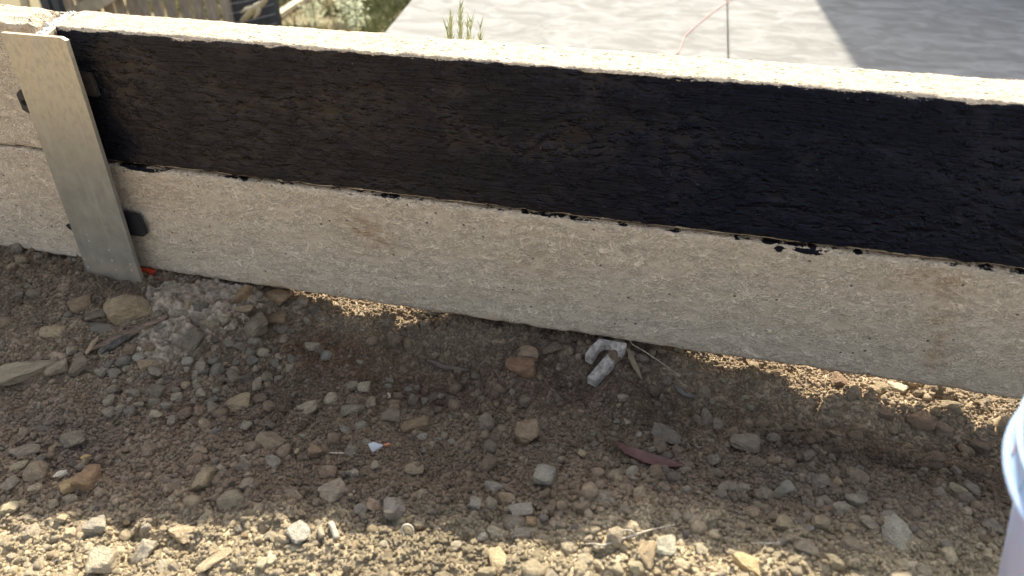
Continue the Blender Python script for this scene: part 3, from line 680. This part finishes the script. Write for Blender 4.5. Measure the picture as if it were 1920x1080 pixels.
# ------------------------------------------------------------------ gravel and crumbs (uncountable)
def in_view(x, y, z, m=60):
    P = np.c_[x, y, z] - CAM; d = P @ FW; u = 960 + F * (P @ RT) / d; v = 540 - F * (P @ UP) / d
    return (u > -m) & (u < 1920 + m) & (v > 380) & (v < 1080 + m), u, v
def scatter(name, n, rmin, rmax, power, seed, label, grey=.35, flat=(.7, 1.05), vars_=6, sub=1, clump=0.):
    r = np.random.default_rng(seed)
    x = r.uniform(-.55, 1.5, n); y = r.uniform(-.68, .17, n)
    z = height(x, y)
    ok, u, v = in_view(x, y, z, 140)
    if clump:
        f = fbm(x * 7, y * 7, 3, seed) + .35 * (v > 820) - .4 * np.exp(-(((u - 640) / 260) ** 2 + ((v - 660) / 60) ** 2)) - .4 * (u > 1400) * (v > 830) + .5 * np.exp(-(((u - 340) / 170) ** 2 + ((v - 690) / 80) ** 2))
        ok &= r.uniform(-.6, .6, n) * clump < f
    if rmax > .004:
        for kx, ky, kr in keep_off: ok &= np.hypot(x - kx, (y - ky)) > kr * .95 + rmin
    x, y, z, u, v = x[ok], y[ok], z[ok], u[ok], v[ok]; n = len(x)
    s = rmin + (rmax - rmin) * r.uniform(size=n) ** power
    sc = np.c_[s * r.uniform(.85, 1.2, n), s * r.uniform(.85, 1.2, n), s * r.uniform(*flat, n)]
    rot = np.c_[r.uniform(-.5, .5, n), r.uniform(-.5, .5, n), r.uniform(0, 6.28, n)]
    base = soil_color(x, y) * r.uniform(1.0, 1.5, n)[:, None]
    pal = np.array([(.29, .25, .195), (.34, .285, .21), (.21, .18, .14), (.38, .29, .18), (.42, .37, .28), (.26, .18, .12)])
    pk = pal[r.integers(len(pal), size=n)] * r.uniform(.75, 1.1, n)[:, None]
    w = (r.uniform(size=n) < grey)[:, None]; base = np.where(w, base * .5 + pk * .6, base)
    me = bpy.data.meshes.new(name); me.vertices.add(n); me.vertices.foreach_set('co', np.c_[x, y, z + sc[:, 2] * .35].astype(np.float32).ravel())
    vvec(me, 'scl', sc); vvec(me, 'rot', rot); vvec(me, 'tint', base)
    a = me.attributes.new('pick', 'INT', 'POINT'); a.data.foreach_set('value', r.integers(0, vars_, n).astype(np.int32))
    o = bpy.data.objects.new(name, me); COL.objects.link(o)
    t = bpy.data.node_groups.new(name + '_nodes', 'GeometryNodeTree')
    t.interface.new_socket('Geometry', in_out='INPUT', socket_type='NodeSocketGeometry'); t.interface.new_socket('Geometry', in_out='OUTPUT', socket_type='NodeSocketGeometry')
    N = t.nodes; gi = N.new('NodeGroupInput'); go = N.new('NodeGroupOutput'); iop = N.new('GeometryNodeInstanceOnPoints'); g2 = N.new('GeometryNodeGeometryToInstance')
    srcs = SRC[sub][:vars_]
    for so in reversed(srcs):
        oi = N.new('GeometryNodeObjectInfo'); oi.transform_space = 'ORIGINAL'; oi.inputs['Object'].default_value = so
        sm = N.new('GeometryNodeSetMaterial'); sm.inputs['Material'].default_value = M_PEB
        t.links.new(oi.outputs['Geometry'], sm.inputs[0]); t.links.new(sm.outputs[0], g2.inputs[0])
    def na(nm, ty):
        q = N.new('GeometryNodeInputNamedAttribute'); q.data_type = ty; q.inputs['Name'].default_value = nm
        return [s_ for s_ in q.outputs if s_.enabled][0]
    t.links.new(gi.outputs[0], iop.inputs['Points']); t.links.new(g2.outputs[0], iop.inputs['Instance'])
    iop.inputs['Pick Instance'].default_value = True
    t.links.new(na('pick', 'INT'), iop.inputs['Instance Index']); t.links.new(na('rot', 'FLOAT_VECTOR'), iop.inputs['Rotation']); t.links.new(na('scl', 'FLOAT_VECTOR'), iop.inputs['Scale'])
    t.links.new(iop.outputs[0], go.inputs[0])
    md = o.modifiers.new('scatter', 'NODES'); md.node_group = t
    tag(o, label, kind='stuff'); return o
# low polygon source stones are a few more loose stones of the ground
SRC = {1: [], 2: []}
for k in range(8):
    for sub in (1, 2):
        me = rock_mesh(800 + k * 2 + sub, sub, 8, [5, 7, 9, 16][k % 4] if sub == 1 else [8, 16, 24, 13][k % 4], .10); me.materials.append(M_STONE)
        P = at(120 + 210 * k + 60 * sub, 940 + 12 * (k % 3) + 20 * sub)
        o = add_rock('stone', me, P, .006, .0055, .0045, k, (0, 0), (.27, .23, .18), ground); SRC[sub].append(o)
scatter('soil_crumbs', 200000, .0012, .0034, 1.5, 31, 'loose brown crumbs and grit covering the dug soil', .15, vars_=8)
scatter('fine_gravel', 17000, .0026, .0058, 1.8, 32, 'fine gravel mixed in the soil', .38, vars_=8, sub=2, clump=1.)
scatter('coarse_gravel', 4300, .0048, .0115, 2.2, 33, 'scattered pebbles and clods pressed into the soil', .5, vars_=8, sub=2, clump=.8)

# ------------------------------------------------------------------ cement spill round the post foot
n = 190; xs2 = np.linspace(-.16, .30, n); ys2 = np.linspace(-.30, .03, n); XX, YY = np.meshgrid(xs2, ys2, indexing='ij'); x = XX.ravel(); y = YY.ravel()
c1 = hit(360, 575, 2, 0); c2 = hit(310, 625, 2, 0); c3 = hit(420, 545, 2, 0)
f = np.maximum.reduce([np.exp(-(((x - c[0]) / rx) ** 2 + ((y - c[1]) / ry) ** 2)) for c, rx, ry in ((c1, .10, .06), (c2, .05, .06), (c3, .08, .035))])
f = f * 1.25 + .24 * fbm(x * 20, y * 20, 4, 61) + .12 * fbm(x * 90, y * 90, 2, 62)
z = height(x, y) - .006 + .014 * sst((f - .25) / .8) + fbm(x * 60, y * 60, 4, 63) * .0026 + fbm(x * 220, y * 220, 2, 64) * .0012
keep = f.reshape(n, n) > .10
Fq = grid(n, n); kf = keep.ravel(); Fq = Fq[kf[Fq].all(1)]
spill = link('cement_spill', npmesh('cement_spill', np.c_[x, y, z], Fq), M_SPILL); tag(spill, 'rough whitish grey cement spilt round the foot of the post', 'cement spill')

# ------------------------------------------------------------------ tubes, sticks, leaves
def tube(name, pts, rad, mat, parent=None, n=7, rough=0., squash=1., seed=1):
    pts = [Vector(p) for p in pts]; V = []; m = len(pts)
    rad = rad if hasattr(rad, '__len__') else [rad] * m
    for i, p in enumerate(pts):
        d = (pts[min(i + 1, m - 1)] - pts[max(i - 1, 0)]).normalized(); a = d.cross(Vector((0, 0, 1)));
        a = a.normalized() if a.length > 1e-3 else Vector((1, 0, 0)); b = a.cross(d)
        for k in range(n):
            t = 2 * math.pi * k / n; rr = rad[i] * (1 + rough * float(vn([i * .7 + seed], [k * 1.3], seed)[0]))
            V.append(p + a * math.cos(t) * rr + b * math.sin(t) * rr * squash)
    Fq = [(i * n + k, i * n + (k + 1) % n, (i + 1) * n + (k + 1) % n, (i + 1) * n + k) for i in range(m - 1) for k in range(n)]
    me = bpy.data.meshes.new(name); me.from_pydata([tuple(v) for v in V], [], Fq + [tuple(range(n))[::-1], tuple(range((m - 1) * n, m * n))])
    me.polygons.foreach_set('use_smooth', [True] * len(me.polygons)); me.update()
    return link(name, me, mat, parent)
def ground_path(uv, lift, m=14, wig=0., seed=0):
    P = [at(*p) for p in uv]; P = np.array(P); t = np.linspace(0, len(P) - 1, m); out = []
    for tt in t:
        i = min(int(tt), len(P) - 2); f_ = tt - i; q = P[i] * (1 - f_) + P[i + 1] * f_
        out.append((q[0] + wig * float(vn([tt * 2.1], [seed], 3)[0]), q[1] + wig * float(vn([tt * 2.1], [seed + 9], 5)[0]), q[2] + lift))
    return out
def stick(name, uv, r, mat, label, cat, lift=.004, m=14, wig=.001, taper=True, rough=.35, squash=1., seed=0, n=8):
    pts = ground_path(uv, lift, m, wig, seed)
    rad = [r * (.35 + .65 * math.sin(math.pi * (.12 + .80 * i / (m - 1)))) if taper else r for i in range(m)]
    o = tube(name, pts, rad, mat, None, n, rough, squash, seed + 1); return tag(o, label, cat)
stick('wood_splinter', [(315, 598), (250, 628), (190, 655), (150, 668)], .0068, M_WOOD, 'long fibrous brown splinter slanting beside the big tan rock', 'wood splinter', .006, 26, .002, rough=.55, squash=.6, seed=3, n=12)
stick('wood_splinter', [(262, 627), (230, 645), (192, 668)], .0062, M_WOODD, 'short charred looking splinter lying below the long brown one', 'wood splinter', .007, 20, .002, rough=.5, squash=.7, seed=5, n=12)
stick('wood_splinter', [(188, 640), (165, 673)], .0036, m_simple('tan_wood', (.30, .215, .13), .85, .3, 60), 'stubby tan splinter crossing the end of the long one', 'wood splinter', .009, 10, .0005, seed=6)
stick('stick', [(803, 682), (835, 694), (880, 700)], .0045, M_TWIGB, 'dark curved stick lying in the hollow under the wall', 'stick', .006, 14, .001, seed=8)
tw = stick('twig', [(1096, 1031), (1130, 1034), (1160, 1024), (1200, 1011), (1263, 996)], .0011, M_TWIG, 'thin white twig with a curled hook on the shadow edge', 'twig', .010, 26, .0008, seed=9, rough=.2)
p0_ = np.array(at(1176, 1018)); tube('twig_hook', [tuple(p0_ + np.array([.008 * math.cos(t), .004 * math.sin(t) * .8, .010 + .006 * math.sin(t)])) for t in np.linspace(0, 3.6, 12)], .0008, M_TWIG, tw)
stick('twig', [(1092, 1020), (1122, 1023)], .0010, M_TWIGB, 'short brown twig left of the white hooked twig', 'twig', .005, 6, 0, seed=10)
stick('twig', [(1405, 1028), (1460, 1028)], .0010, M_TWIG, 'pale straw bit in the sun right of centre at the bottom', 'twig', .008, 8, .0006, seed=12)
stick('twig', [(622, 988), (628, 1002), (633, 1018)], .0034, M_TWIG, 'short thick stub of pale stick at the shadow edge', 'twig', .006, 8, 0, taper=False, seed=13, rough=.2)
stick('twig', [(600, 998), (606, 1014)], .0034, m_simple('stub_tan', (.33, .27, .18), .8), 'second short stub left of the thick pale one', 'twig', .006, 8, 0, taper=False, seed=14, rough=.2)
stick('twig', [(780, 838), (790, 862), (795, 878)], .0011, M_TWIGB, 'thin dark curved wire like twig in the centre', 'twig', .005, 12, .0006, seed=15)
stick('twig', [(618, 853), (668, 854)], .0009, M_TWIG, 'straw thin dry stem below the foil scrap', 'twig', .004, 10, .0005, seed=16)
stick('twig', [(285, 908), (298, 938), (312, 955)], .0005, M_TWIGB, 'hair thin root curving over the soil lower left', 'root', .006, 12, .0008, seed=18)
stick('twig', [(1165, 640), (1185, 662), (1230, 690), (1272, 722)], .0006, M_TWIG, 'thread thin dry grass stem arching from the wall foot', 'grass stem', .016, 16, .001, seed=20)
def blade(name, uv, widths, mat, label, cat, lift=.004, th=.0006, cup=.25):
    m = 22; P = np.array(ground_path(uv, lift, m)); V = []; k = 7
    for i in range(m):
        d = P[min(i + 1, m - 1)] - P[max(i - 1, 0)]; d /= np.linalg.norm(d); s = np.cross(d, [0, 0, 1]); s /= np.linalg.norm(s)
        w = np.interp(i / (m - 1), np.linspace(0, 1, len(widths)), widths)
        for j in range(k):
            t = j / (k - 1) * 2 - 1; V.append(P[i] + s * t * w + np.array([0, 0, cup * w * t * t + .0006 * float(vn([i * .8], [j * 1.0], 2)[0])]))
    V = np.array(V); nV = len(V); V2 = V - np.array([0, 0, th]); Fq = grid(m, k)
    o = link(name, npmesh(name, np.r_[V, V2], np.r_[Fq, Fq[:, ::-1] + nV]), mat); return tag(o, label, cat)
blade('dry_leaf', [(1146, 834), (1172, 852), (1205, 868), (1240, 878), (1283, 882)], [.001, .0062, .0085, .0080, .0010], M_LEAF, 'maroon curved eucalyptus leaf lying in the shade', 'leaf', .009)
blade('dry_leaf', [(1176, 664), (1186, 690), (1202, 720)], [.0024, .0042, .0046, .0010], M_DLEAF, 'narrow olive brown dry leaf beside the pale shim', 'leaf', .010)
blade('dry_leaf', [(1262, 725), (1280, 745), (1328, 757)], [.001, .004, .0036, .001], m_simple('grey_leaf', (.12, .105, .09), .8), 'grey dry leaf curled in the hollow right of the shim', 'leaf', .006)
blade('litter_scrap', [(318, 0 + 532), (300, 527), (262, 521)], [.001, .0016, .0022], m_simple('strap_brown', (.16, .07, .045), .7), 'thin dark red brown strip lying at the post foot', 'strip', .005)
# leaf spots
# red tag at the foot of the post
P = hit(279, 514, 1, -.004)
red = link('red_tag', outline_solid('red_tag', [(-.018, .010), (.0, .011), (.016, .0085), (.006, -.004), (.002, -.012), (-.010, -.010), (-.018, .0)], 0, .003, M_RED, bev=.0006), M_RED, None, (P[0], -.006, P[2])); red.rotation_euler = (-.3, 0, 0)
tag(red, 'torn bright red plastic tag between post and lower sleeper', 'plastic tag')
# horseshoe shim
def shim():
    T = at(1128, 668); o = bpy.data.objects.new('horseshoe_shim', None)
    out = []   # local (a, b): a along the long arm, b across
    pts = [(0, -.5), (0, .5), (1, .5), (1, .16), (.42, .16), (.36, .0), (.42, -.16), (1.5, -.16), (1.5, -.5)]
    Pw = {k: np.array(hit(*k, 2, -.030)) for k in ((1175, 640), (1105, 712), (1125, 632), (1098, 668))}
    return T
def px_solid(name, uvz, thick, mat, bev=.0008):
    """solid lying on the ground: outline corners as (u, v, z) seen points, thickness straight down"""
    top = [hit(u, v, 2, z) for u, v, z in uvz]
    bm = bmesh.new(); vs = [bm.verts.new(p) for p in top]; f = bm.faces.new(vs)
    r = bmesh.ops.extrude_face_region(bm, geom=[f])
    for v in r['geom']:
        if isinstance(v, bmesh.types.BMVert): v.co.z -= thick
    bmesh.ops.recalc_face_normals(bm, faces=bm.faces)
    if bev: bmesh.ops.bevel(bm, geom=list(bm.edges), offset=bev, segments=2, affect='EDGES')
    me = bpy.data.meshes.new(name); bm.to_mesh(me); bm.free(); return link(name, me, mat)
zt = .001
sh = px_solid('horseshoe_shim', [(1124, 634, zt + .006), (1176, 643, zt + .006), (1172, 655, zt), (1142, 690, zt - .014), (1119, 714, zt - .026), (1101, 706, zt - .026),
                                 (1124, 680, zt - .012), (1146, 655, zt - .002), (1146, 646, zt + .002), (1136, 643, zt + .002), (1127, 647, zt + .001), (1111, 672, zt - .010), (1097, 664, zt - .010), (1108, 648, zt - .002)], .013, M_SHIM)
tag(sh, 'pale grey two pronged horseshoe shim sticking out under the wall', 'shim')
# foil scrap
fo = px_solid('foil_scrap', [(690, 832, -.004), (700, 828, -.002), (719, 834, -.006), (712, 841, -.010), (698, 848, -.012)], .0012, M_PAPER, .0003)
P = at(704, 838); fo.location.z = P[2] + .006 + .008; tag(fo, 'crumpled shiny foil scrap', 'foil scrap')
po = px_solid('plastic_crumb', [(716, 820, 0), (728, 817, 0), (730, 821, 0), (720, 824, 0)], .002, m_simple('orange_crumb', (.50, .20, .09), .7), .0004)
po.location.z = H1(*hit(722, 820, 2, 0)[:2]) + .006; tag(po, 'tiny orange fleck lying just above the foil scrap', 'fleck')
# snail shell ring and tube stub
P = at(765, 1005); ring = tube('snail_ring', [(P[0] + .0062 * math.cos(t), P[1] + .0035 * math.sin(t), P[2] + .008 + .0058 * math.sin(t)) for t in np.linspace(0, 6.1, 22)], .0014, M_TWIG)
tag(ring, 'small broken ring of shell or pipe standing at the shadow edge', 'ring')

# ------------------------------------------------------------------ bucket
BC = (1.222, -.475); bz0 = .035; rt = .145; zs_ = .300; ztop = .334
def lathe(name, prof, mat, parent=None, n=96):
    V = [(r * math.cos(2 * math.pi * k / n), r * math.sin(2 * math.pi * k / n), z) for r, z in prof for k in range(n)]
    m = len(prof); Fq = [(i * n + k, i * n + (k + 1) % n, (i + 1) * n + (k + 1) % n, (i + 1) * n + k) for i in range(m - 1) for k in range(n)]
    me = bpy.data.meshes.new(name); me.from_pydata(V, [], Fq); me.polygons.foreach_set('use_smooth', [True] * len(Fq)); me.update(); return link(name, me, mat, parent)
t = NT('translucent_plastic'); n1 = t.noise(t.geo(), 14, 4, .6)
t.out(Base_Color=t.mix(t.ramp(t.noise(t.map(t.geo(), (1, 1, .5)), 38, 5, .75), .60, .72, 0, .5), t.mix(t.ramp(n1, .3, .7), (.31, .42, .60), (.37, .49, .67)), (.22, .19, .16)), Roughness=.33, Subsurface_Weight=.5, Subsurface_Scale=.02, Transmission_Weight=.12)
M_PAIL = t.m
bucket = bpy.data.objects.new('bucket', None); COL.objects.link(bucket); bucket.location = (BC[0], BC[1], bz0); bucket.rotation_euler = (0, -math.radians(5), 0); bucket.location.x += .022; bucket.location.z += .012
tag(bucket, 'translucent white plastic bucket cut off by the right edge of the picture', 'bucket')
hz = zs_ - bz0; ht = ztop - bz0
lathe('body', [(.0, .004), (.096, .004), (.100, 0), (.104, .004), (.1335, hz - .004), (.1345, ht - .006), (.1325, ht - .006), (.1315, hz), (.102, .008), (.0, .008)], M_PAIL, bucket)
lathe('skirt', [(.1348, hz - .002), (.1450, hz - .002), (.1468, hz + .001), (.1450, hz + .003), (.1420, hz + .005), (.1412, ht - .014), (.1440, ht - .012), (.1440, ht - .009), (.1350, ht - .009)], M_PAIL, bucket)
lathe('rim', [(.1346, ht - .008), (.1400, ht - .008), (.1418, ht - .004), (.1410, ht + .001), (.1380, ht + .003), (.1335, ht + .002), (.1320, ht - .004), (.1330, ht - .008)], M_PAIL, bucket)
ribm = prism([(-.0008, -.004), (.0008, -.004), (.0008, .004), (-.0008, .004)], 0, ht - hz - .016)
for k in range(28):
    a = 2 * math.pi * k / 28; o = link('rib', ribm, M_PAIL, bucket, ((.1385) * math.cos(a), .1385 * math.sin(a), hz + .004)); o.rotation_euler = (0, 0, a + math.pi / 2)

# ------------------------------------------------------------------ beyond the wall: string, weed, fence, grass
ps = [hit(u, v, 2, SZ) for u, v in ((1235, 130), (1273, 98), (1283, 70), (1310, 45), (1345, 18), (1372, 0), (1390, -14))]
pts = []
for i in range(len(ps) - 1):
    for f_ in (0, .33, .66): q = ps[i] * (1 - f_) + ps[i + 1] * f_; pts.append((q[0], q[1] + .006 * float(vn([i + f_], [.5], 2)[0]), SZ + .004))
tag(tube('string', pts, .0016, M_PINK), 'faded pink string line lying on the pale slab', 'string')
weed = bpy.data.objects.new('weed', None); COL.objects.link(weed); B = hit(868, 78, 1, .30); gzw = H1(B[0], .30); weed.location = (B[0], .30, gzw)
tag(weed, 'spiky green weed poking up behind the wall top', 'weed')
rr = random.Random(4)
for (u, v, w) in [(866, 14, .0), (848, 26, 0), (838, 52, 0), (884, 34, 0), (899, 50, 0), (858, 45, 0), (876, 50, 0), (846, 58, 0)]:
    T = hit(u, v, 1, .30); base = np.array([B[0] + (T[0] - B[0]) * .3, .30 + rr.uniform(-.01, .01), gzw]); T = np.array([T[0], .30 + rr.uniform(-.012, .012), T[2]])
    pts = [base + (T - base) * t + np.array([(T[0] - B[0]) * .1 * math.sin(t * 3), 0, 0]) for t in np.linspace(0, 1, 10)]
    stem = tube('stem', [tuple(p - np.array(weed.location)) for p in pts], [.0016 * (1 - .6 * t) for t in np.linspace(0, 1, 10)], M_GREEN, weed, 5)
    V = []; Fq = []
    L = np.linalg.norm(T - base)
    for k in range(150):
        t = .35 + .65 * rr.random(); p = base + (T - base) * t - np.array(weed.location) + np.array([(T[0] - B[0]) * .1 * math.sin(t * 3), 0, 0]); a = rr.uniform(0, 6.28); l = .010 + .008 * rr.random(); up = l * 1.3
        d = np.array([math.cos(a) * l * .6, math.sin(a) * l * .6, up]); s = np.array([-math.sin(a), math.cos(a), 0]) * .0016
        i0 = len(V); V += [p - s, p + s, p + d]; Fq.append((i0, i0 + 1, i0 + 2))
    me = bpy.data.meshes.new('leaves'); me.from_pydata([tuple(v) for v in V], [], Fq); link('leaves', me, M_GREEN, stem)

FY = 4.0
def box(name, c, s, mat, parent=None, rot=None, bev=.002):
    bm = bmesh.new(); bmesh.ops.create_cube(bm, size=1); bmesh.ops.scale(bm, vec=s, verts=bm.verts)
    if bev: bmesh.ops.bevel(bm, geom=list(bm.edges), offset=bev, segments=1, affect='EDGES')
    me = bpy.data.meshes.new(name); bm.to_mesh(me); bm.free(); o = link(name, me, mat, parent, c)
    if rot: o.rotation_euler = rot
    return o
fence = bpy.data.objects.new('paling_fence', None); COL.objects.link(fence)
fx0 = hit(118, 10, 1, FY)[0]; fx1 = hit(432, 10, 1, FY)[0]; fzg = H1(fx0, FY) - .05; fence.location = (fx0, FY, fzg)
tag(fence, 'weathered timber paling fence low behind the wall at upper left', 'fence')
x = 0.; k = 0; rf = random.Random(2)
for xk in (-.95, -.70, -.45, -.2): pass
while x < fx1 - fx0:
    w = .098 + rf.uniform(-.008, .006); box('paling', (x + w / 2, rf.uniform(-.004, .004), .55 + rf.uniform(-.02, .02)), (w * .88, .016, 1.1), M_PALING, fence, (0, rf.uniform(-.012, .012), 0), .001); x += w + rf.uniform(.004, .020)
box('rail', (.62, -.030, .50), (1.6, .03, .07), M_PALING, fence); box('rail', (.62, -.030, .85), (1.6, .03, .07), M_PALING, fence)
a = hit(120, 40, 1, FY - .06); b = hit(200, -6, 1, FY - .06); c = (a + b) / 2; d = b - a
br = box('brace', (c[0] - fx0, -.07, c[2] - fzg), (np.linalg.norm(d) * 1.6, .03, .10), M_RAIL, fence, (0, -math.atan2(d[2], d[0]), 0))
# two dark posts and pale scraps at far left
for (u, w, lab) in ((88, .075, 'left dark blue grey steel post in front of the paling fence'), (108, .06, 'right dark blue grey steel post in front of the paling fence')):
    P = hit(u, 5, 1, FY - .3); zg = H1(P[0], FY - .3) - .05
    o = box('dark_post', (P[0], FY - .3, zg + .6), (w, .05, 1.2), M_DARKM); tag(o, lab, 'steel post')
P = hit(58, 4, 1, FY - .2); zg = H1(P[0], P[1]) - .05
o = box('board', (P[0], FY - .2, zg + .45), (.07, .02, 1.0), M_RAIL, None, (0, .22, 0)); tag(o, 'pale board leaning left of the dark steel posts', 'board')
# wire fence
P = hit(432, 20, 1, FY); P2 = hit(520, 20, 1, FY); wzg = H1(P[0], FY) - .1
wf = bpy.data.objects.new('wire_fence', None); COL.objects.link(wf); wf.location = (P[0], FY, wzg); tag(wf, 'sagging wire mesh panel with a dark post beside the palings', 'wire fence')
box('fence_post', (P2[0] - P[0] - .02, 0, .6), (.055, .05, 1.2), M_DARKM, wf)
box('shade_cloth', ((P2[0] - P[0]) / 2 - .02, .03, .5), (P2[0] - P[0] - .02, .006, 1.0), m_simple('shade_cloth', (.06, .06, .065), .9), wf)
for k in range(16):
    z0 = .02 + k * .065; tube('wire', [(0 + .0, -.03, z0 - .05), (.15, -.035, z0 - .02), (P2[0] - P[0], -.03, z0 + .04)], .0028, M_WIRE, wf, 5)
# dry branch and plank
def bt(uv, y, r, mat, name, parent=None): return tube(name, [tuple(hit(u, v, 1, y + dy)) for u, v, dy in uv], r, mat, parent, 7, .2)
bz = bt([(455, 38, 0), (478, 14, -.05), (492, 6, -.1), (505, -10, -.1)], FY - .45, [.018, .022, .018, .012], M_RAIL, 'dead_branch'); tag(bz, 'bleached dead branch caught in front of the wire mesh', 'branch')
bt([(478, 14, -.05), (462, 17, -.02), (452, 24, .0)], FY - .45, [.016, .012, .006], M_RAIL, 'side_branch', bz); bt([(488, 8, -.08), (484, 24, -.1), (476, 34, -.1)], FY - .45, [.015, .012, .006], M_RAIL, 'side_branch', bz)
a = hit(516, 34, 2, -.84); b = hit(575, -4, 2, -.84); d = b - a
P = (a + b) / 2; pl = box('timber_plank', (P[0], P[1], -.60), (np.linalg.norm(d) * 1.15, .07, .035), M_RAIL, None, (0, 0, math.atan2(d[1], d[0])))
zg = max(H1(a[0], a[1]), H1(b[0], b[1]), H1(P[0], P[1])); pl.location.z = zg + .03; tag(pl, 'pale timber plank lying at the edge of the rough grass', 'plank')
def grass(name, n, x0, x1, y0, y1, lab, mat, hmin, hmax, seed, wid=.004, thr=-.1):
    r = np.random.default_rng(seed); x = r.uniform(x0, x1, n); y = r.uniform(y0, y1, n)
    lim = A0[0] + (y - A0[1]) * sdv[0] / sdv[1] - .03
    ok = (x < lim) & ((x > -2.25) | (y > 4.3)) & (fbm(x * 4, y * 4, 3, seed) > thr); x, y = x[ok], y[ok]; n = len(x); z = height(x, y)
    a = r.uniform(0, 6.28, n); h = r.uniform(hmin, hmax, n); b = h * r.uniform(.2, 1.1, n); a2 = r.uniform(0, 6.28, n)
    p = np.c_[x, y, z - .005]; s = np.c_[np.cos(a), np.sin(a), 0 * a] * wid; t = np.c_[np.cos(a2) * b, np.sin(a2) * b, h]
    mid = p + t * np.array([.35, .35, .6]); V = np.stack([p - s, p + s, mid + s * .7, mid - s * .7, p + t, p + t + s * .15], 1).reshape(-1, 3)
    i = np.arange(n)[:, None] * 6; Fq = np.concatenate([i + [0, 1, 2, 3], i + [3, 2, 5, 4]], 0)
    return tag(link(name, npmesh(name, V, Fq), mat), lab, kind='stuff')
grass('grass', 60000, -3.6, .1, 1.6, 6.5, 'rough green grass between the slab and the fence', M_GRASS, .03, .11, 5, .004)
grass('dry_grass', 36000, -3.6, .1, 1.6, 6.5, 'straw coloured dead grass between the slab and the fence', M_STRAW, .02, .07, 6, .004, -.2)
for k, (u, v) in enumerate(((590, 20), (668, 30), (655, 8))):
    P = hit(u, v + 25, 2, -.86); base = (P[0], P[1], H1(P[0], P[1])); sb = bpy.data.objects.new('shrub', None); COL.objects.link(sb); sb.location = base
    tag(sb, ['dark leafy shrub seedling nearest the fence in the rough grass', 'dark leafy seedling close to the slab corner', 'taller weedy seedling by the slab edge at the top of the picture'][k], 'shrub')
    rs = random.Random(k); V = []; Fq = []
    tube('stem', [(0, 0, 0), (.01, 0, .12), (.0, .01, .25)], [.005, .004, .002], M_TWIGB, sb, 5)
    for q in range(320):
        p = np.array([rs.gauss(0, .045), rs.gauss(0, .045), rs.uniform(.03, .28)]); a = rs.uniform(0, 6.28); d = np.array([math.cos(a), math.sin(a), rs.uniform(-.5, .6)]) * .028; s = np.array([-math.sin(a), math.cos(a), rs.uniform(-.4, .4)]) * .008
        i0 = len(V); V += [p, p + d * .5 + s, p + d, p + d * .5 - s]; Fq.append((i0, i0 + 1, i0 + 2, i0 + 3))
    me = bpy.data.meshes.new('foliage'); me.from_pydata([tuple(v) for v in V], [], Fq); link('foliage', me, M_GREEN, sb)

# the house whose corner throws the broad shade across the slab (stands on the slab, beyond the top of the picture)
Q = hit(1600, 120, 2, SZ); HY = 5.2; hx = Q[0] + (HY - Q[1]) * math.tan(AZ)
house = bpy.data.objects.new('house', None); COL.objects.link(house); house.location = (hx, HY, SZ); tag(house, 'rendered house standing on the pale slab, out of sight past its shade', 'house')
HH = 3.3
box('wall', (3.0, 2.5, HH / 2), (6.0, 5.0, HH), M_RENDER, house, None, .01)
rf_ = box('roof', (3.0, 2.5, HH + .06), (6.0, 5.0, .12), M_ROOF, house, None, .01)
for wx in (1.3, 4.0):
    w = box('window', (wx, -.02, 1.5), (1.3, .08, 1.2), M_DARKM, house); box('pane', (0, -.045, 0), (1.18, .012, 1.08), M_GLASS, w)
print('children stones', cnt, 'verts', sum(len(o.data.vertices) for o in bpy.data.objects if o.type == 'MESH'))
